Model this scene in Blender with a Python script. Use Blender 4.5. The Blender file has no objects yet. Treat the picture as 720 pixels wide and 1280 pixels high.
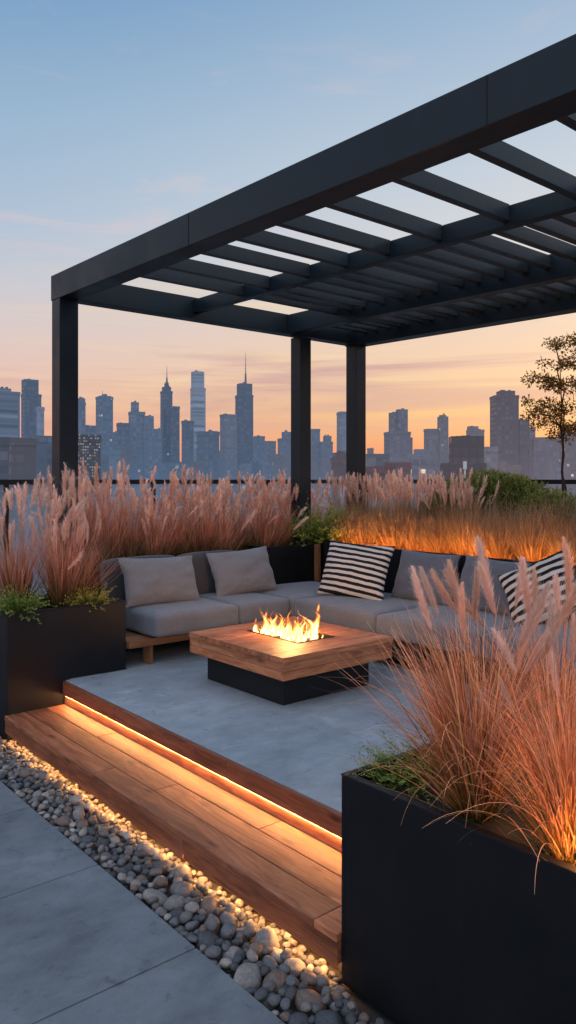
import bpy, bmesh, math, random
import numpy as np
from mathutils import Vector, Matrix, noise as mnoise

R = math.radians
random.seed(7)
rng = np.random.default_rng(11)
scene = bpy.context.scene
col = bpy.context.collection
F = 955.0
S40, C40 = math.sin(R(40)), math.cos(R(40))
CAMZ = 1.5            # eye height over the terrace deck (z = 0)
GROUND = -0.338       # pavement / pebble level
CITY = -42.0          # street level of the city

# ------------------------------------------------------------------ tagging
def tag(o, label=None, cat=None, group=None, kind=None):
    if label: o['label'] = label
    if cat: o['category'] = cat
    if group: o['group'] = group
    if kind: o['kind'] = kind
    return o

def empty(name, loc=(0, 0, 0), rz=0.0):
    o = bpy.data.objects.new(name, None)
    o.empty_display_size = 0.1
    col.objects.link(o)
    o.location = loc
    o.rotation_euler = (0, 0, rz)
    return o

def link(name, me, mat=None, parent=None):
    o = bpy.data.objects.new(name, me)
    col.objects.link(o)
    if mat is not None and not me.materials:
        me.materials.append(mat)
    if parent is not None:
        o.parent = parent
    return o

def mesh_np(name, verts, faces, attrs=None, smooth=False):
    """verts (n,3) array, faces list/array, attrs {name: (n,) or (n,3)}"""
    me = bpy.data.meshes.new(name)
    verts = np.asarray(verts, dtype=np.float32)
    if isinstance(faces, np.ndarray):
        k = faces.shape[1]
        nf = faces.shape[0]
        me.vertices.add(len(verts))
        me.vertices.foreach_set('co', verts.ravel())
        me.loops.add(nf * k)
        me.loops.foreach_set('vertex_index', faces.astype(np.int32).ravel())
        me.polygons.add(nf)
        me.polygons.foreach_set('loop_start', np.arange(0, nf * k, k, dtype=np.int32))
        try:
            me.polygons.foreach_set('loop_total', np.full(nf, k, dtype=np.int32))
        except Exception:
            pass
        me.update(calc_edges=True)
    else:
        me.from_pydata([tuple(v) for v in verts], [], [tuple(f) for f in faces])
    if attrs:
        for an, av in attrs.items():
            av = np.asarray(av, dtype=np.float32)
            if av.ndim == 1:
                a = me.attributes.new(an, 'FLOAT', 'POINT')
                a.data.foreach_set('value', av)
            else:
                a = me.attributes.new(an, 'FLOAT_VECTOR', 'POINT')
                a.data.foreach_set('vector', av.ravel())
    if smooth:
        me.polygons.foreach_set('use_smooth', np.ones(len(me.polygons), dtype=bool))
    me.validate()
    me.update()
    return me

class MB:
    """collects solids into ONE mesh; keeps grain coordinates and a random value per board"""
    def __init__(self):
        self.v, self.f, self.g, self.r = [], [], [], []
    def _add(self, vs, fs, axis, rnd=None):
        n = len(self.v)
        rnd = random.random() if rnd is None else rnd
        off = rnd * 37.0
        for p in vs:
            self.v.append(p)
            u = p[axis]; a = p[(axis + 1) % 3]; b = p[(axis + 2) % 3]
            self.g.append((u + off, a + off * 0.37, b + off * 0.11))
            self.r.append(rnd)
        for q in fs:
            self.f.append(tuple(i + n for i in q))
    def box(self, x0, x1, y0, y1, z0, z1, axis=0, rnd=None):
        vs = [(x0, y0, z0), (x1, y0, z0), (x1, y1, z0), (x0, y1, z0),
              (x0, y0, z1), (x1, y0, z1), (x1, y1, z1), (x0, y1, z1)]
        fs = [(0, 3, 2, 1), (4, 5, 6, 7), (0, 1, 5, 4), (1, 2, 6, 5), (2, 3, 7, 6), (3, 0, 4, 7)]
        self._add(vs, fs, axis, rnd)
        return self
    def prism(self, poly, c0, c1, plane='xz', axis=0):
        """poly extruded; plane 'xz' extrudes along y, 'yz' along x, 'xy' along z"""
        def P(a, b, c):
            return {'xz': (a, c, b), 'yz': (c, a, b), 'xy': (a, b, c)}[plane]
        n = len(poly)
        vs = [P(a, b, c0) for a, b in poly] + [P(a, b, c1) for a, b in poly]
        fs = [tuple(range(n))[::-1], tuple(range(n, 2 * n))]
        for i in range(n):
            j = (i + 1) % n
            fs.append((i, j, j + n, i + n))
        self._add(vs, fs, axis)
        return self
    def hexa(self, vs, axis=0):
        fs = [(0, 3, 2, 1), (4, 5, 6, 7), (0, 1, 5, 4), (1, 2, 6, 5), (2, 3, 7, 6), (3, 0, 4, 7)]
        self._add(vs, fs, axis)
        return self
    def tube(self, pts, rad, n=8):
        pts = [Vector(p) for p in pts]
        base = len(self.v)
        rads = rad if isinstance(rad, (list, tuple)) else [rad] * len(pts)
        vs = []
        for i, p in enumerate(pts):
            d = (pts[min(i + 1, len(pts) - 1)] - pts[max(i - 1, 0)]).normalized()
            up = Vector((0, 0, 1)) if abs(d.z) < .9 else Vector((1, 0, 0))
            a = d.cross(up).normalized(); b = a.cross(d).normalized()
            for k in range(n):
                t = 2 * math.pi * k / n
                vs.append(tuple(p + (a * math.cos(t) + b * math.sin(t)) * rads[i]))
        fs = []
        for i in range(len(pts) - 1):
            for k in range(n):
                k2 = (k + 1) % n
                fs.append((i * n + k, i * n + k2, (i + 1) * n + k2, (i + 1) * n + k))
        fs.append(tuple(range(n))[::-1])
        fs.append(tuple((len(pts) - 1) * n + k for k in range(n)))
        self._add(vs, fs, 2)
        return self
    def build(self, name, mat, parent=None, bevel=0.0, seg=2, smooth=False):
        me = mesh_np(name, np.array(self.v), self.f, {'grain': np.array(self.g), 'rnd': np.array(self.r)}, smooth)
        bm = bmesh.new(); bm.from_mesh(me)
        bmesh.ops.recalc_face_normals(bm, faces=bm.faces)
        bm.to_mesh(me); bm.free()
        o = link(name, me, mat, parent)
        if bevel > 0:
            m = o.modifiers.new('bevel', 'BEVEL')
            m.width = bevel; m.segments = seg; m.limit_method = 'ANGLE'; m.angle_limit = R(40)
            m.harden_normals = False
        return o

# ------------------------------------------------------------------ materials
class NT:
    def __init__(self, name):
        self.m = bpy.data.materials.new(name)
        self.m.use_nodes = True
        self.t = self.m.node_tree
        self.t.nodes.clear()
        self.out = self.t.nodes.new('ShaderNodeOutputMaterial')
    def n(self, typ, ins=None, **props):
        nd = self.t.nodes.new(typ)
        for k, v in props.items():
            setattr(nd, k, v)
        for k, v in (ins or {}).items():
            self.set(nd.inputs[k], v)
        return nd
    def set(self, sock, v):
        if isinstance(v, bpy.types.NodeSocket):
            self.t.links.new(v, sock)
        elif isinstance(v, bpy.types.Node):
            self.t.links.new(v.outputs[0], sock)
        else:
            if isinstance(v, tuple) and len(v) == 3 and sock.type == 'RGBA':
                v = (*v, 1)
            sock.default_value = v
    def math(self, op, a, b=None, clamp=False):
        nd = self.n('ShaderNodeMath', operation=op, use_clamp=clamp)
        self.set(nd.inputs[0], a)
        if b is not None: self.set(nd.inputs[1], b)
        return nd.outputs[0]
    def ramp(self, fac, stops, interp='LINEAR'):
        nd = self.n('ShaderNodeValToRGB', {'Fac': fac})
        cr = nd.color_ramp; cr.interpolation = interp
        while len(cr.elements) > 1: cr.elements.remove(cr.elements[0])
        cr.elements[0].position = stops[0][0]; cr.elements[0].color = (*stops[0][1], 1)
        for p, c in stops[1:]:
            e = cr.elements.new(p); e.color = (*c, 1)
        return nd.outputs[0]
    def noise(self, vec=None, scale=5, detail=4, rough=.55, dist=0):
        ins = {'Scale': scale, 'Detail': detail, 'Roughness': rough, 'Distortion': dist}
        if vec is not None: ins['Vector'] = vec
        return self.n('ShaderNodeTexNoise', ins).outputs[0]
    def mix(self, fac, a, b, mode='MIX'):
        nd = self.n('ShaderNodeMix', data_type='RGBA', blend_type=mode)
        self.set(nd.inputs[0], fac); self.set(nd.inputs[6], a); self.set(nd.inputs[7], b)
        return nd.outputs[2]
    def obj(self):
        return self.n('ShaderNodeTexCoord').outputs['Object']
    def pos(self):
        return self.n('ShaderNodeNewGeometry').outputs['Position']
    def attr(self, name, vec=False):
        nd = self.n('ShaderNodeAttribute', attribute_name=name)
        return nd.outputs['Vector' if vec else 'Fac']
    def mapping(self, vec, scale=(1, 1, 1), loc=(0, 0, 0)):
        return self.n('ShaderNodeMapping', {'Vector': vec, 'Scale': scale, 'Location': loc}).outputs[0]
    def bump(self, h, strength=.3, dist=.01):
        return self.n('ShaderNodeBump', {'Height': h, 'Strength': strength, 'Distance': dist}).outputs[0]
    def principled(self, color, rough=.6, normal=None, metal=0, spec=.5, **kw):
        ins = {'Base Color': color, 'Roughness': rough, 'Metallic': metal, 'Specular IOR Level': spec}
        if normal is not None: ins['Normal'] = normal
        ins.update(kw)
        return self.n('ShaderNodeBsdfPrincipled', ins).outputs[0]
    def finish(self, shader):
        self.t.links.new(shader, self.out.inputs['Surface'])
        return self.m

def srgb(r, g, b):
    f = lambda c: (c / 255 / 12.92) if c / 255 <= .04045 else ((c / 255 + .055) / 1.055) ** 2.4
    return (f(r), f(g), f(b))

def mat_concrete(name, a, b, scale=1.0):
    t = NT(name); p = t.pos()
    big = t.noise(p, 1.1 * scale, 6, .6, .6)
    mid = t.noise(t.mapping(p, (1.3, 2.0, 1)), 3.6 * scale, 9, .74, .2)
    fine = t.noise(p, 160, 3, .7)
    c = t.ramp(t.math('ADD', t.math('MULTIPLY', big, .5), t.math('MULTIPLY', mid, .5)), [(.36, a), (.64, b)])
    spots = t.ramp(t.noise(p, 11, 3, .6, 1.0), [(.60, (0, 0, 0)), (.74, (1, 1, 1))])
    c = t.mix(t.math('MULTIPLY', spots, .55), c, tuple(x * .62 for x in a))
    sm = t.ramp(t.noise(t.mapping(p, (9, 22, 9), (3, 1, 0)), scale, 5, .7, 1.4), [(.66, (0, 0, 0)), (.74, (1, 1, 1))])
    c = t.mix(t.math('MULTIPLY', sm, .7), c, tuple(x * .4 for x in a))
    pale = t.ramp(t.noise(t.mapping(p, (3, 5, 3), (9, 4, 0)), scale, 4, .6, 1.0), [(.62, (0, 0, 0)), (.72, (1, 1, 1))])
    c = t.mix(t.math('MULTIPLY', pale, .34), c, tuple(min(1, x * 1.5) for x in b))
    c = t.mix(.18, c, t.ramp(fine, [(.3, (.02, .02, .02)), (.7, (.6, .6, .6))]), 'OVERLAY')
    rough = t.n('ShaderNodeMapRange', {'Value': mid, 'To Min': .48, 'To Max': .85}).outputs[0]
    h = t.math('ADD', t.math('MULTIPLY', fine, .3), mid)
    return t.finish(t.principled(c, rough, t.bump(h, .35, .004), spec=.4))

def mat_wood(name, dark, mid, light, rough=.5):
    t = NT(name)
    g = t.attr('grain', True); r = t.attr('rnd')
    warp = t.n('ShaderNodeTexNoise', {'Vector': t.mapping(g, (1.1, 5, 5)), 'Scale': 1.0, 'Detail': 3, 'Distortion': .5})
    gv = t.n('ShaderNodeVectorMath', {0: t.mapping(g, (1.6, 30, 30)), 1: t.n('ShaderNodeVectorMath', {0: warp.outputs['Color'], 'Scale': 5.5}, operation='SCALE').outputs[0]}, operation='ADD').outputs[0]
    grain = t.noise(gv, 1.0, 5, .62, .6)
    fibre = t.noise(t.mapping(g, (8, 240, 240)), 1.0, 3, .6)
    blot = t.noise(t.mapping(g, (2.2, 7, 7)), 1.0, 3, .5, .8)
    c = t.ramp(grain, [(.28, dark), (.48, mid), (.72, light)])
    c = t.mix(t.math('MULTIPLY', t.ramp(fibre, [(.35, (1, 1, 1)), (.6, (0, 0, 0))]), .32), c, tuple(x * .45 for x in dark))
    c = t.mix(t.ramp(blot, [(.55, (0, 0, 0)), (.8, (.65, .65, .65))]), c, tuple(x * .55 for x in dark))
    # knots
    vo = t.n('ShaderNodeTexVoronoi', {'Vector': t.mapping(g, (2.6, 9, 9)), 'Scale': 1.0, 'Randomness': 1.0})
    kn = t.ramp(vo.outputs['Distance'], [(.05, (1, 1, 1)), (.16, (0, 0, 0))])
    c = t.mix(t.math('MULTIPLY', kn, .75), c, tuple(x * .25 for x in dark))
    tone = t.ramp(r, [(0, (.72, .72, .74)), (.5, (1, .98, .96)), (1, (1.22, 1.16, 1.1))])
    c = t.mix(1.0, c, tone, 'MULTIPLY')
    h = t.math('ADD', grain, t.math('MULTIPLY', fibre, .5))
    return t.finish(t.principled(c, t.n('ShaderNodeMapRange', {'Value': grain, 'To Min': rough - .1, 'To Max': rough + .2}).outputs[0], t.bump(h, .25, .003), spec=.35))

def mat_metal_paint(name, c, rough=.42, var=.25):
    t = NT(name); p = t.pos()
    nz = t.noise(p, 2.2, 5, .6, .4)
    fine = t.noise(p, 420, 2, .6)
    drip = t.noise(t.mapping(p, (14, 14, 1.2)), 1.0, 4, .6)
    cc = t.ramp(nz, [(.3, tuple(x * (1 - var) for x in c)), (.7, tuple(x * (1 + var) for x in c))])
    cc = t.mix(t.math('MULTIPLY', t.ramp(drip, [(.58, (0, 0, 0)), (.8, (1, 1, 1))]), .25), cc, tuple(x * 2.0 + .002 for x in c))
    rg = t.n('ShaderNodeMapRange', {'Value': nz, 'From Min': .3, 'From Max': .7, 'To Min': rough - .08, 'To Max': rough + .12}).outputs[0]
    return t.finish(t.principled(cc, rg, t.bump(fine, .12, .002), spec=.28))

def mat_fabric(name, a, b, weave=520):
    t = NT(name); o = t.obj()
    n1 = t.noise(o, 3.0, 4, .6)
    w = t.noise(o, weave, 2, .7)
    fold = t.noise(t.mapping(o, (1, 1.6, 1)), 7, 3, .5, .8)
    c = t.ramp(n1, [(.3, a), (.7, b)])
    c = t.mix(.35, c, t.ramp(w, [(.3, tuple(x * .45 for x in a)), (.7, tuple(min(1, x * 1.5) for x in b))]))
    h = t.math('ADD', t.math('MULTIPLY', w, .12), fold)
    return t.finish(t.principled(c, .92, t.bump(h, .55, .02), spec=.2, **{'Sheen Weight': .25, 'Sheen Roughness': .5}))

def mat_stripe(name, period, phase=0.0, tilt=0.0):
    t = NT(name); o = t.obj()
    sx = t.n('ShaderNodeSeparateXYZ', {0: o})
    wob = t.math('MULTIPLY', t.math('SUBTRACT', t.noise(o, 5, 3, .5), .5), .028)
    z = t.math('ADD', t.math('ADD', sx.outputs[2], wob), t.math('MULTIPLY', sx.outputs[0], tilt))
    fr = t.math('FRACT', t.math('ADD', t.math('DIVIDE', z, period), phase))
    s = t.ramp(t.math('ABSOLUTE', t.math('SUBTRACT', fr, .5)), [(.235, (0, 0, 0)), (.262, (1, 1, 1))])
    w = t.noise(o, 480, 2, .7)
    c = t.mix(s, (.012, .012, .014), (.62, .58, .54))
    c = t.mix(.25, c, t.mix(w, c, tuple((.02, .02, .02))))
    fold = t.noise(o, 9, 3, .5, .9)
    return t.finish(t.principled(c, .9, t.bump(t.math('ADD', t.math('MULTIPLY', w, .12), fold), .4, .012), spec=.2))

def mat_grass(name, stops, transl=.35, var=.35, alt=None, altf=.6):
    """stops along the blade, var = brightness spread from blade to blade"""
    t = NT(name)
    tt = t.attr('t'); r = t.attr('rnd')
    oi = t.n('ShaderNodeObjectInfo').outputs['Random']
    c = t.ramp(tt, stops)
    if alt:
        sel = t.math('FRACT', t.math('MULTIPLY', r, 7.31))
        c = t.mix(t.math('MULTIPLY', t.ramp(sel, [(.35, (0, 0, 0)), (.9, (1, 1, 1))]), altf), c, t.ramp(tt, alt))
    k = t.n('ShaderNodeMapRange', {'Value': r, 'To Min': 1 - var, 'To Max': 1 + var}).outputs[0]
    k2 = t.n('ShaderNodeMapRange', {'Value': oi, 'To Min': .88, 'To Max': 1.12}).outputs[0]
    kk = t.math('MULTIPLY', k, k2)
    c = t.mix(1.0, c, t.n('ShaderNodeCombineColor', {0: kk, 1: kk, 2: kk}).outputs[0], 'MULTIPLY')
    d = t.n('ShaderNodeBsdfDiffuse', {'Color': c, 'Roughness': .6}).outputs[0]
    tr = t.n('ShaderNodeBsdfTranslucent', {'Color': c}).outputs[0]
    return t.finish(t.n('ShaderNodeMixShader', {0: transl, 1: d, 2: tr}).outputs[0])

def mat_emit(name, c, s, sc=14, lo=.75, hi=1.25):
    t = NT(name)
    nz = t.noise(t.pos(), sc, 2, .5)
    st = t.n('ShaderNodeMapRange', {'Value': nz, 'From Min': .3, 'From Max': .7, 'To Min': s * lo, 'To Max': s * hi}).outputs[0]
    return t.finish(t.n('ShaderNodeEmission', {'Color': c, 'Strength': st}).outputs[0])

M = {}
M['deck'] = mat_concrete('deck_concrete', (.205, .232, .258), (.38, .41, .44))
M['pave'] = mat_concrete('pavement_stone', (.085, .096, .108), (.205, .222, .236), .8)
M['joint'] = mat_concrete('joint_grit', (.02, .02, .022), (.04, .04, .044))
M['bed'] = mat_concrete('pebble_bed', (.015, .014, .013), (.04, .036, .033), 4)
M['step'] = mat_wood('step_wood', (.12, .040, .019), (.31, .110, .053), (.49, .205, .108), .5)
M['step_shaded'] = mat_wood('step_wood_shaded', (.075, .024, .012), (.19, .064, .032), (.30, .118, .062), .55)  # step wood darkened, shade on the upright faces painted into the colour
M['table'] = mat_wood('table_wood', (.16, .054, .024), (.41, .155, .072), (.57, .265, .14), .48)
M['teak'] = mat_wood('sofa_wood', (.13, .06, .028), (.25, .125, .06), (.34, .18, .1), .5)
M['black'] = mat_metal_paint('planter_black', (.0045, .006, .0085), .46)
M['steel'] = mat_metal_paint('pergola_paint', (.008, .016, .023), .42)
M['slat'] = mat_metal_paint('slat_paint', (.022, .031, .039), .40)
M['rail'] = mat_metal_paint('rail_paint', (.012, .012, .014), .5)
M['base'] = mat_metal_paint('table_base', (.008, .010, .012), .5)
M['seat'] = mat_fabric('sofa_fabric', (.098, .109, .130), (.152, .167, .194))
M['back'] = mat_fabric('back_fabric', (.045, .046, .051), (.072, .073, .080))
M['pillow'] = mat_fabric('pillow_fabric', (.145, .147, .160), (.205, .208, .224))
M['pillow2'] = mat_fabric('pillow_fabric_blue', (.078, .088, .112), (.122, .136, .168))
M['pipe'] = mat_fabric('piping_fabric', (.06, .06, .066), (.085, .085, .092))
M['stripe'] = mat_stripe('stripe_fabric', .0535, .15, .06)
M['stripe2'] = mat_stripe('stripe_fabric_bold', .066, .3, -.1)
M['soil'] = mat_concrete('soil', (.008, .006, .005), (.035, .025, .018), 8)
M['rock'] = mat_concrete('lava_rock', (.008, .008, .008), (.03, .028, .027), 20)
M['led'] = mat_emit('led_warm', (1.0, .53, .19), 115.0)
M['led_low'] = mat_emit('led_warm_low', (1.0, .44, .14), 85.0)
M['led_bed'] = mat_emit('led_amber', (1.0, .40, .08), 165.0, 4.5, .12, 1.9)
M['trunk'] = mat_wood('bark', (.02, .014, .01), (.05, .035, .026), (.08, .06, .045), .8)

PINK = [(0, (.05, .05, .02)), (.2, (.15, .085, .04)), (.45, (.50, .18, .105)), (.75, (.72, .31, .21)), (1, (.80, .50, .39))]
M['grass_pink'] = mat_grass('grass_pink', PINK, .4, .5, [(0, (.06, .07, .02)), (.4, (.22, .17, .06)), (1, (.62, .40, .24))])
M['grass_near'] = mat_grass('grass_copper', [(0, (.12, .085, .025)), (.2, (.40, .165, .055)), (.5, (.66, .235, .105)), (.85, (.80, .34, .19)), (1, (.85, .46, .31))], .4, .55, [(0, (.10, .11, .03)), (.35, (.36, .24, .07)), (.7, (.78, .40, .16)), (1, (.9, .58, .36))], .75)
M['grass_green'] = mat_grass('grass_green', [(0, (.03, .04, .012)), (.5, (.085, .105, .03)), (1, (.17, .17, .06))], .35, .4)
M['grass_tan'] = mat_grass('grass_tan', [(0, (.30, .13, .04)), (.4, (.33, .17, .075)), (.75, (.36, .23, .135)), (1, (.44, .31, .20))], .4, .35)
M['plume'] = mat_grass('plume_rose', [(0, (.64, .31, .19)), (.5, (.90, .54, .39)), (1, (.98, .76, .61))], .45, .22)
M['plume_pale'] = mat_grass('plume_pale', [(0, (.72, .38, .28)), (.5, (.94, .64, .52)), (1, (.98, .82, .72))], .45, .22)
M['fern'] = mat_grass('fern_leaf', [(0, (.02, .04, .012)), (.5, (.05, .10, .028)), (1, (.11, .17, .05))], .3, .4)
M['fern_gold'] = mat_grass('fern_gold', [(0, (.06, .08, .015)), (.5, (.22, .22, .045)), (1, (.48, .36, .08))], .35, .4)
M['fern_light'] = mat_grass('fern_light', [(0, (.035, .06, .014)), (.5, (.14, .21, .045)), (1, (.34, .40, .12))], .3, .4)
M['bush'] = mat_grass('bush_leaf', [(0, (.025, .04, .01)), (.5, (.11, .15, .03)), (1, (.28, .31, .09))], .3, .45)
M['tree'] = mat_grass('tree_leaf', [(0, (.09, .06, .016)), (.5, (.23, .13, .036)), (1, (.36, .20, .06))], .4, .4)

# ------------------------------------------------------------------ camera
cam = bpy.data.cameras.new('camera')
cam_o = bpy.data.objects.new('camera', cam)
col.objects.link(cam_o)
cam.sensor_fit = 'HORIZONTAL'; cam.sensor_width = 36; cam.lens = 36 * F / 720
cam.shift_y = -40 / 720
cam.clip_start = .05; cam.clip_end = 20000
cam_o.location = (0, 0, CAMZ)
cam_o.rotation_euler = (R(90), 0, R(-40))
scene.camera = cam_o

# ------------------------------------------------------------------ world
SUN_AZ = 75.0    # degrees from +Y towards +X
SUN_EL = 3.0
sun_dir = Vector((math.sin(R(SUN_AZ)) * math.cos(R(SUN_EL)), math.cos(R(SUN_AZ)) * math.cos(R(SUN_EL)), math.sin(R(SUN_EL))))
w = bpy.data.worlds.new('World'); scene.world = w; w.use_nodes = True
class WT(NT):
    def __init__(self, tree):
        self.t = tree; self.t.nodes.clear()
        self.out = tree.nodes.new('ShaderNodeOutputWorld')
wt = WT(w.node_tree)
dirv = wt.n('ShaderNodeVectorMath', {0: wt.n('ShaderNodeTexCoord').outputs['Generated']}, operation='NORMALIZE').outputs[0]
sep = wt.n('ShaderNodeSeparateXYZ', {0: dirv})
zz = sep.outputs[2]
fz = wt.math('MULTIPLY', zz, 1.0, True)
cool = wt.ramp(fz, [(0, srgb(226, 146, 138)), (.06, srgb(238, 172, 158)), (.11, srgb(238, 192, 178)), (.17, srgb(228, 204, 200)),
                    (.235, srgb(204, 206, 216)), (.31, srgb(178, 197, 218)), (.42, srgb(155, 185, 212)), (.55, srgb(116, 159, 201)), (.8, srgb(82, 128, 180)), (1, srgb(70, 112, 168))])
warm = wt.ramp(fz, [(0, srgb(236, 136, 112)), (.045, srgb(246, 164, 118)), (.09, srgb(253, 200, 136)), (.14, srgb(247, 206, 168)), (.2, srgb(238, 210, 190)),
                    (.28, srgb(222, 217, 216)), (.37, srgb(202, 213, 224)), (.55, srgb(158, 186, 214)), (.8, srgb(84, 128, 180)), (1, srgb(70, 112, 168))])
az = wt.n('ShaderNodeVectorMath', {0: dirv, 1: (math.sin(R(SUN_AZ)), math.cos(R(SUN_AZ)), 0)}, operation='DOT_PRODUCT').outputs['Value']
wf = wt.n('ShaderNodeMapRange', {'Value': az, 'From Min': .45, 'From Max': .98}, interpolation_type='SMOOTHSTEP').outputs[0]
skyc = wt.mix(wf, cool, warm)
# thin streaky clouds, catching the low sun
st = wt.noise(wt.mapping(dirv, (2.2, 2.2, 30)), 1.0, 6, .58, .7)
streak = wt.ramp(st, [(.50, (0, 0, 0)), (.66, (1, 1, 1))])
low = wt.ramp(fz, [(.02, (0, 0, 0)), (.07, (1, 1, 1)), (.2, (.8, .8, .8)), (.3, (.0, .0, .0))])
stf = wt.math('MULTIPLY', wt.math('MULTIPLY', streak, low), wt.n('ShaderNodeMapRange', {'Value': wf, 'To Min': .15, 'To Max': .85}).outputs[0])
skyc = wt.mix(stf, skyc, srgb(255, 224, 168))
st2 = wt.noise(wt.mapping(dirv, (1.6, 1.6, 24), (4.2, 1.3, .7)), 1.0, 5, .55, .6)
dk = wt.math('MULTIPLY', wt.math('MULTIPLY', wt.ramp(st2, [(.54, (0, 0, 0)), (.70, (1, 1, 1))]), wt.ramp(fz, [(.05, (0, 0, 0)), (.1, (1, 1, 1)), (.19, (1, 1, 1)), (.25, (0, 0, 0))])), .85)
skyc = wt.mix(dk, skyc, srgb(206, 160, 158))
st3 = wt.noise(wt.mapping(dirv, (3.4, 3.4, 15), (1.2, 7.3, 2.4)), 1.0, 7, .62, .9)
cir = wt.math('MULTIPLY', wt.math('MULTIPLY', wt.ramp(st3, [(.55, (0, 0, 0)), (.78, (1, 1, 1))]), wt.ramp(fz, [(.2, (0, 0, 0)), (.3, (1, 1, 1)), (.45, (.5, .5, .5)), (.6, (0, 0, 0))])), .8)
skyc = wt.mix(cir, skyc, srgb(238, 206, 202))
below = wt.ramp(wt.math('ADD', wt.math('MULTIPLY', zz, 6.0), 1.0, True), [(0, srgb(52, 60, 74)), (.9, srgb(150, 132, 140)), (1, (1, 1, 1))])
skyc = wt.mix(1.0, skyc, below, 'MULTIPLY')
# sky overhead and behind the camera brightened, added as out-of-view fill light
back = wt.n('ShaderNodeVectorMath', {0: dirv, 1: (-S40, -C40, .0)}, operation='DOT_PRODUCT').outputs['Value']
bk = wt.n('ShaderNodeMapRange', {'Value': back, 'From Min': -.15, 'From Max': .75, 'To Min': 0.0, 'To Max': 1.0}, interpolation_type='SMOOTHSTEP').outputs[0]
topf = wt.n('ShaderNodeMapRange', {'Value': zz, 'From Min': .56, 'From Max': .9}, interpolation_type='SMOOTHSTEP').outputs[0]
skyc = wt.mix(wt.math('MULTIPLY', bk, wt.n('ShaderNodeMapRange', {'Value': zz, 'From Min': .0, 'From Max': .12}).outputs[0]), skyc, (1.22, 1.20, 1.32))
skyc = wt.mix(wt.math('MULTIPLY', topf, .8), skyc, (.84, 1.12, 1.55))
nish = wt.n('ShaderNodeTexSky', sky_type='NISHITA')
nish.sun_disc = False; nish.sun_elevation = R(SUN_EL); nish.sun_rotation = R(SUN_AZ); nish.altitude = 60
nish.dust_density = 2.0; nish.ozone_density = 2.0
bg1 = wt.n('ShaderNodeBackground', {'Color': skyc, 'Strength': .90}).outputs[0]
bg2 = wt.n('ShaderNodeBackground', {'Color': nish.outputs[0], 'Strength': .03}).outputs[0]
wt.t.links.new(wt.n('ShaderNodeAddShader', {0: bg1, 1: bg2}).outputs[0], wt.out.inputs['Surface'])

sun = bpy.data.lights.new('sun', 'SUN'); sun.energy = 1.7; sun.angle = R(12); sun.color = (1, .62, .38)
sun_o = bpy.data.objects.new('sun', sun); col.objects.link(sun_o)
sun_o.rotation_euler = sun_dir.to_track_quat('Z', 'Y').to_euler()

# ------------------------------------------------------------------ helpers in plan
def at(px, d):
    r = (px - 360) * d / F
    return S40 * d + C40 * r, C40 * d - S40 * r

# ------------------------------------------------------------------ the terrace
def structure(o): return tag(o, kind='structure')

b = MB()
b.box(-6, 9.3, -6, 9.0, GROUND - .34, GROUND - .04)
structure(b.build('terrace_slab', M['bed'], bevel=.01))
b = MB()
b.box(-5.6, 9.2, -5.6, 8.9, CITY, GROUND - .343)
structure(b.build('building_below', M['joint']))

# pavement slabs (big format, 6 mm joints)
b = MB()
ys = [-2.2, -.85, .50, 1.35, 2.36, 3.72, 5.08, 6.44, 7.8]
xs = [-3.2, -1.6, .12 - .6, 1.655]
ys = [-1.66, -.82, .02, .86, 1.70, 2.535, 3.385, 4.225, 5.07, 5.91, 6.75, 7.6]
for i in range(len(ys) - 1):
    xx = [-3.3, -1.05, .30, 1.655] if i % 2 else [-3.3, -1.72, -.37, .975, 1.655]
    for j in range(len(xx) - 1):
        b.box(xx[j] + .003, xx[j + 1] - (.003 if j < len(xx) - 2 else 0), ys[i] + .003, ys[i + 1] - .003, GROUND - .034, GROUND)
structure(b.build('pavement', M['pave'], bevel=.004))

# raised deck: concrete slab with joints + boards under its edge
YL, YR = 5.46, 2.035       # faces of the two planters
b = MB()
b.box(2.405, 7.0, YR - .003, 4.118, -.30, 0); b.box(2.405, 7.0, 4.122, YL, -.30, 0)
b.box(2.93, 7.0, YL + .001, 8.2, -.30, 0)
b.box(2.78, 7.0, -3.0, YR - .004, -.30, 0)
deck = structure(b.build('terrace_deck', M['deck'], bevel=.004))
b = MB()
yy = [YR + .004, 3.35, 4.62, YL - .004]
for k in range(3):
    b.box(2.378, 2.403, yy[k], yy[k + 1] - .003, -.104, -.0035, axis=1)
fas = b.build('deck_edge_board', M['step_shaded'], deck, bevel=.003)
b = MB()
b.box(2.396, 2.4035, YR + .004, YL - .004, -.172, -.1055, axis=1)
b.build('riser_board', M['step'], deck)

# LED strip under the deck edge
b = MB()
b.box(2.3880, 2.3955, YR + .02, YL - .03, -.1095, -.1050)
o = b.build('led_strip', M['led'])
tag(o, 'glowing warm LED strip under the deck edge above the wooden step', 'light strip')

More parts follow.
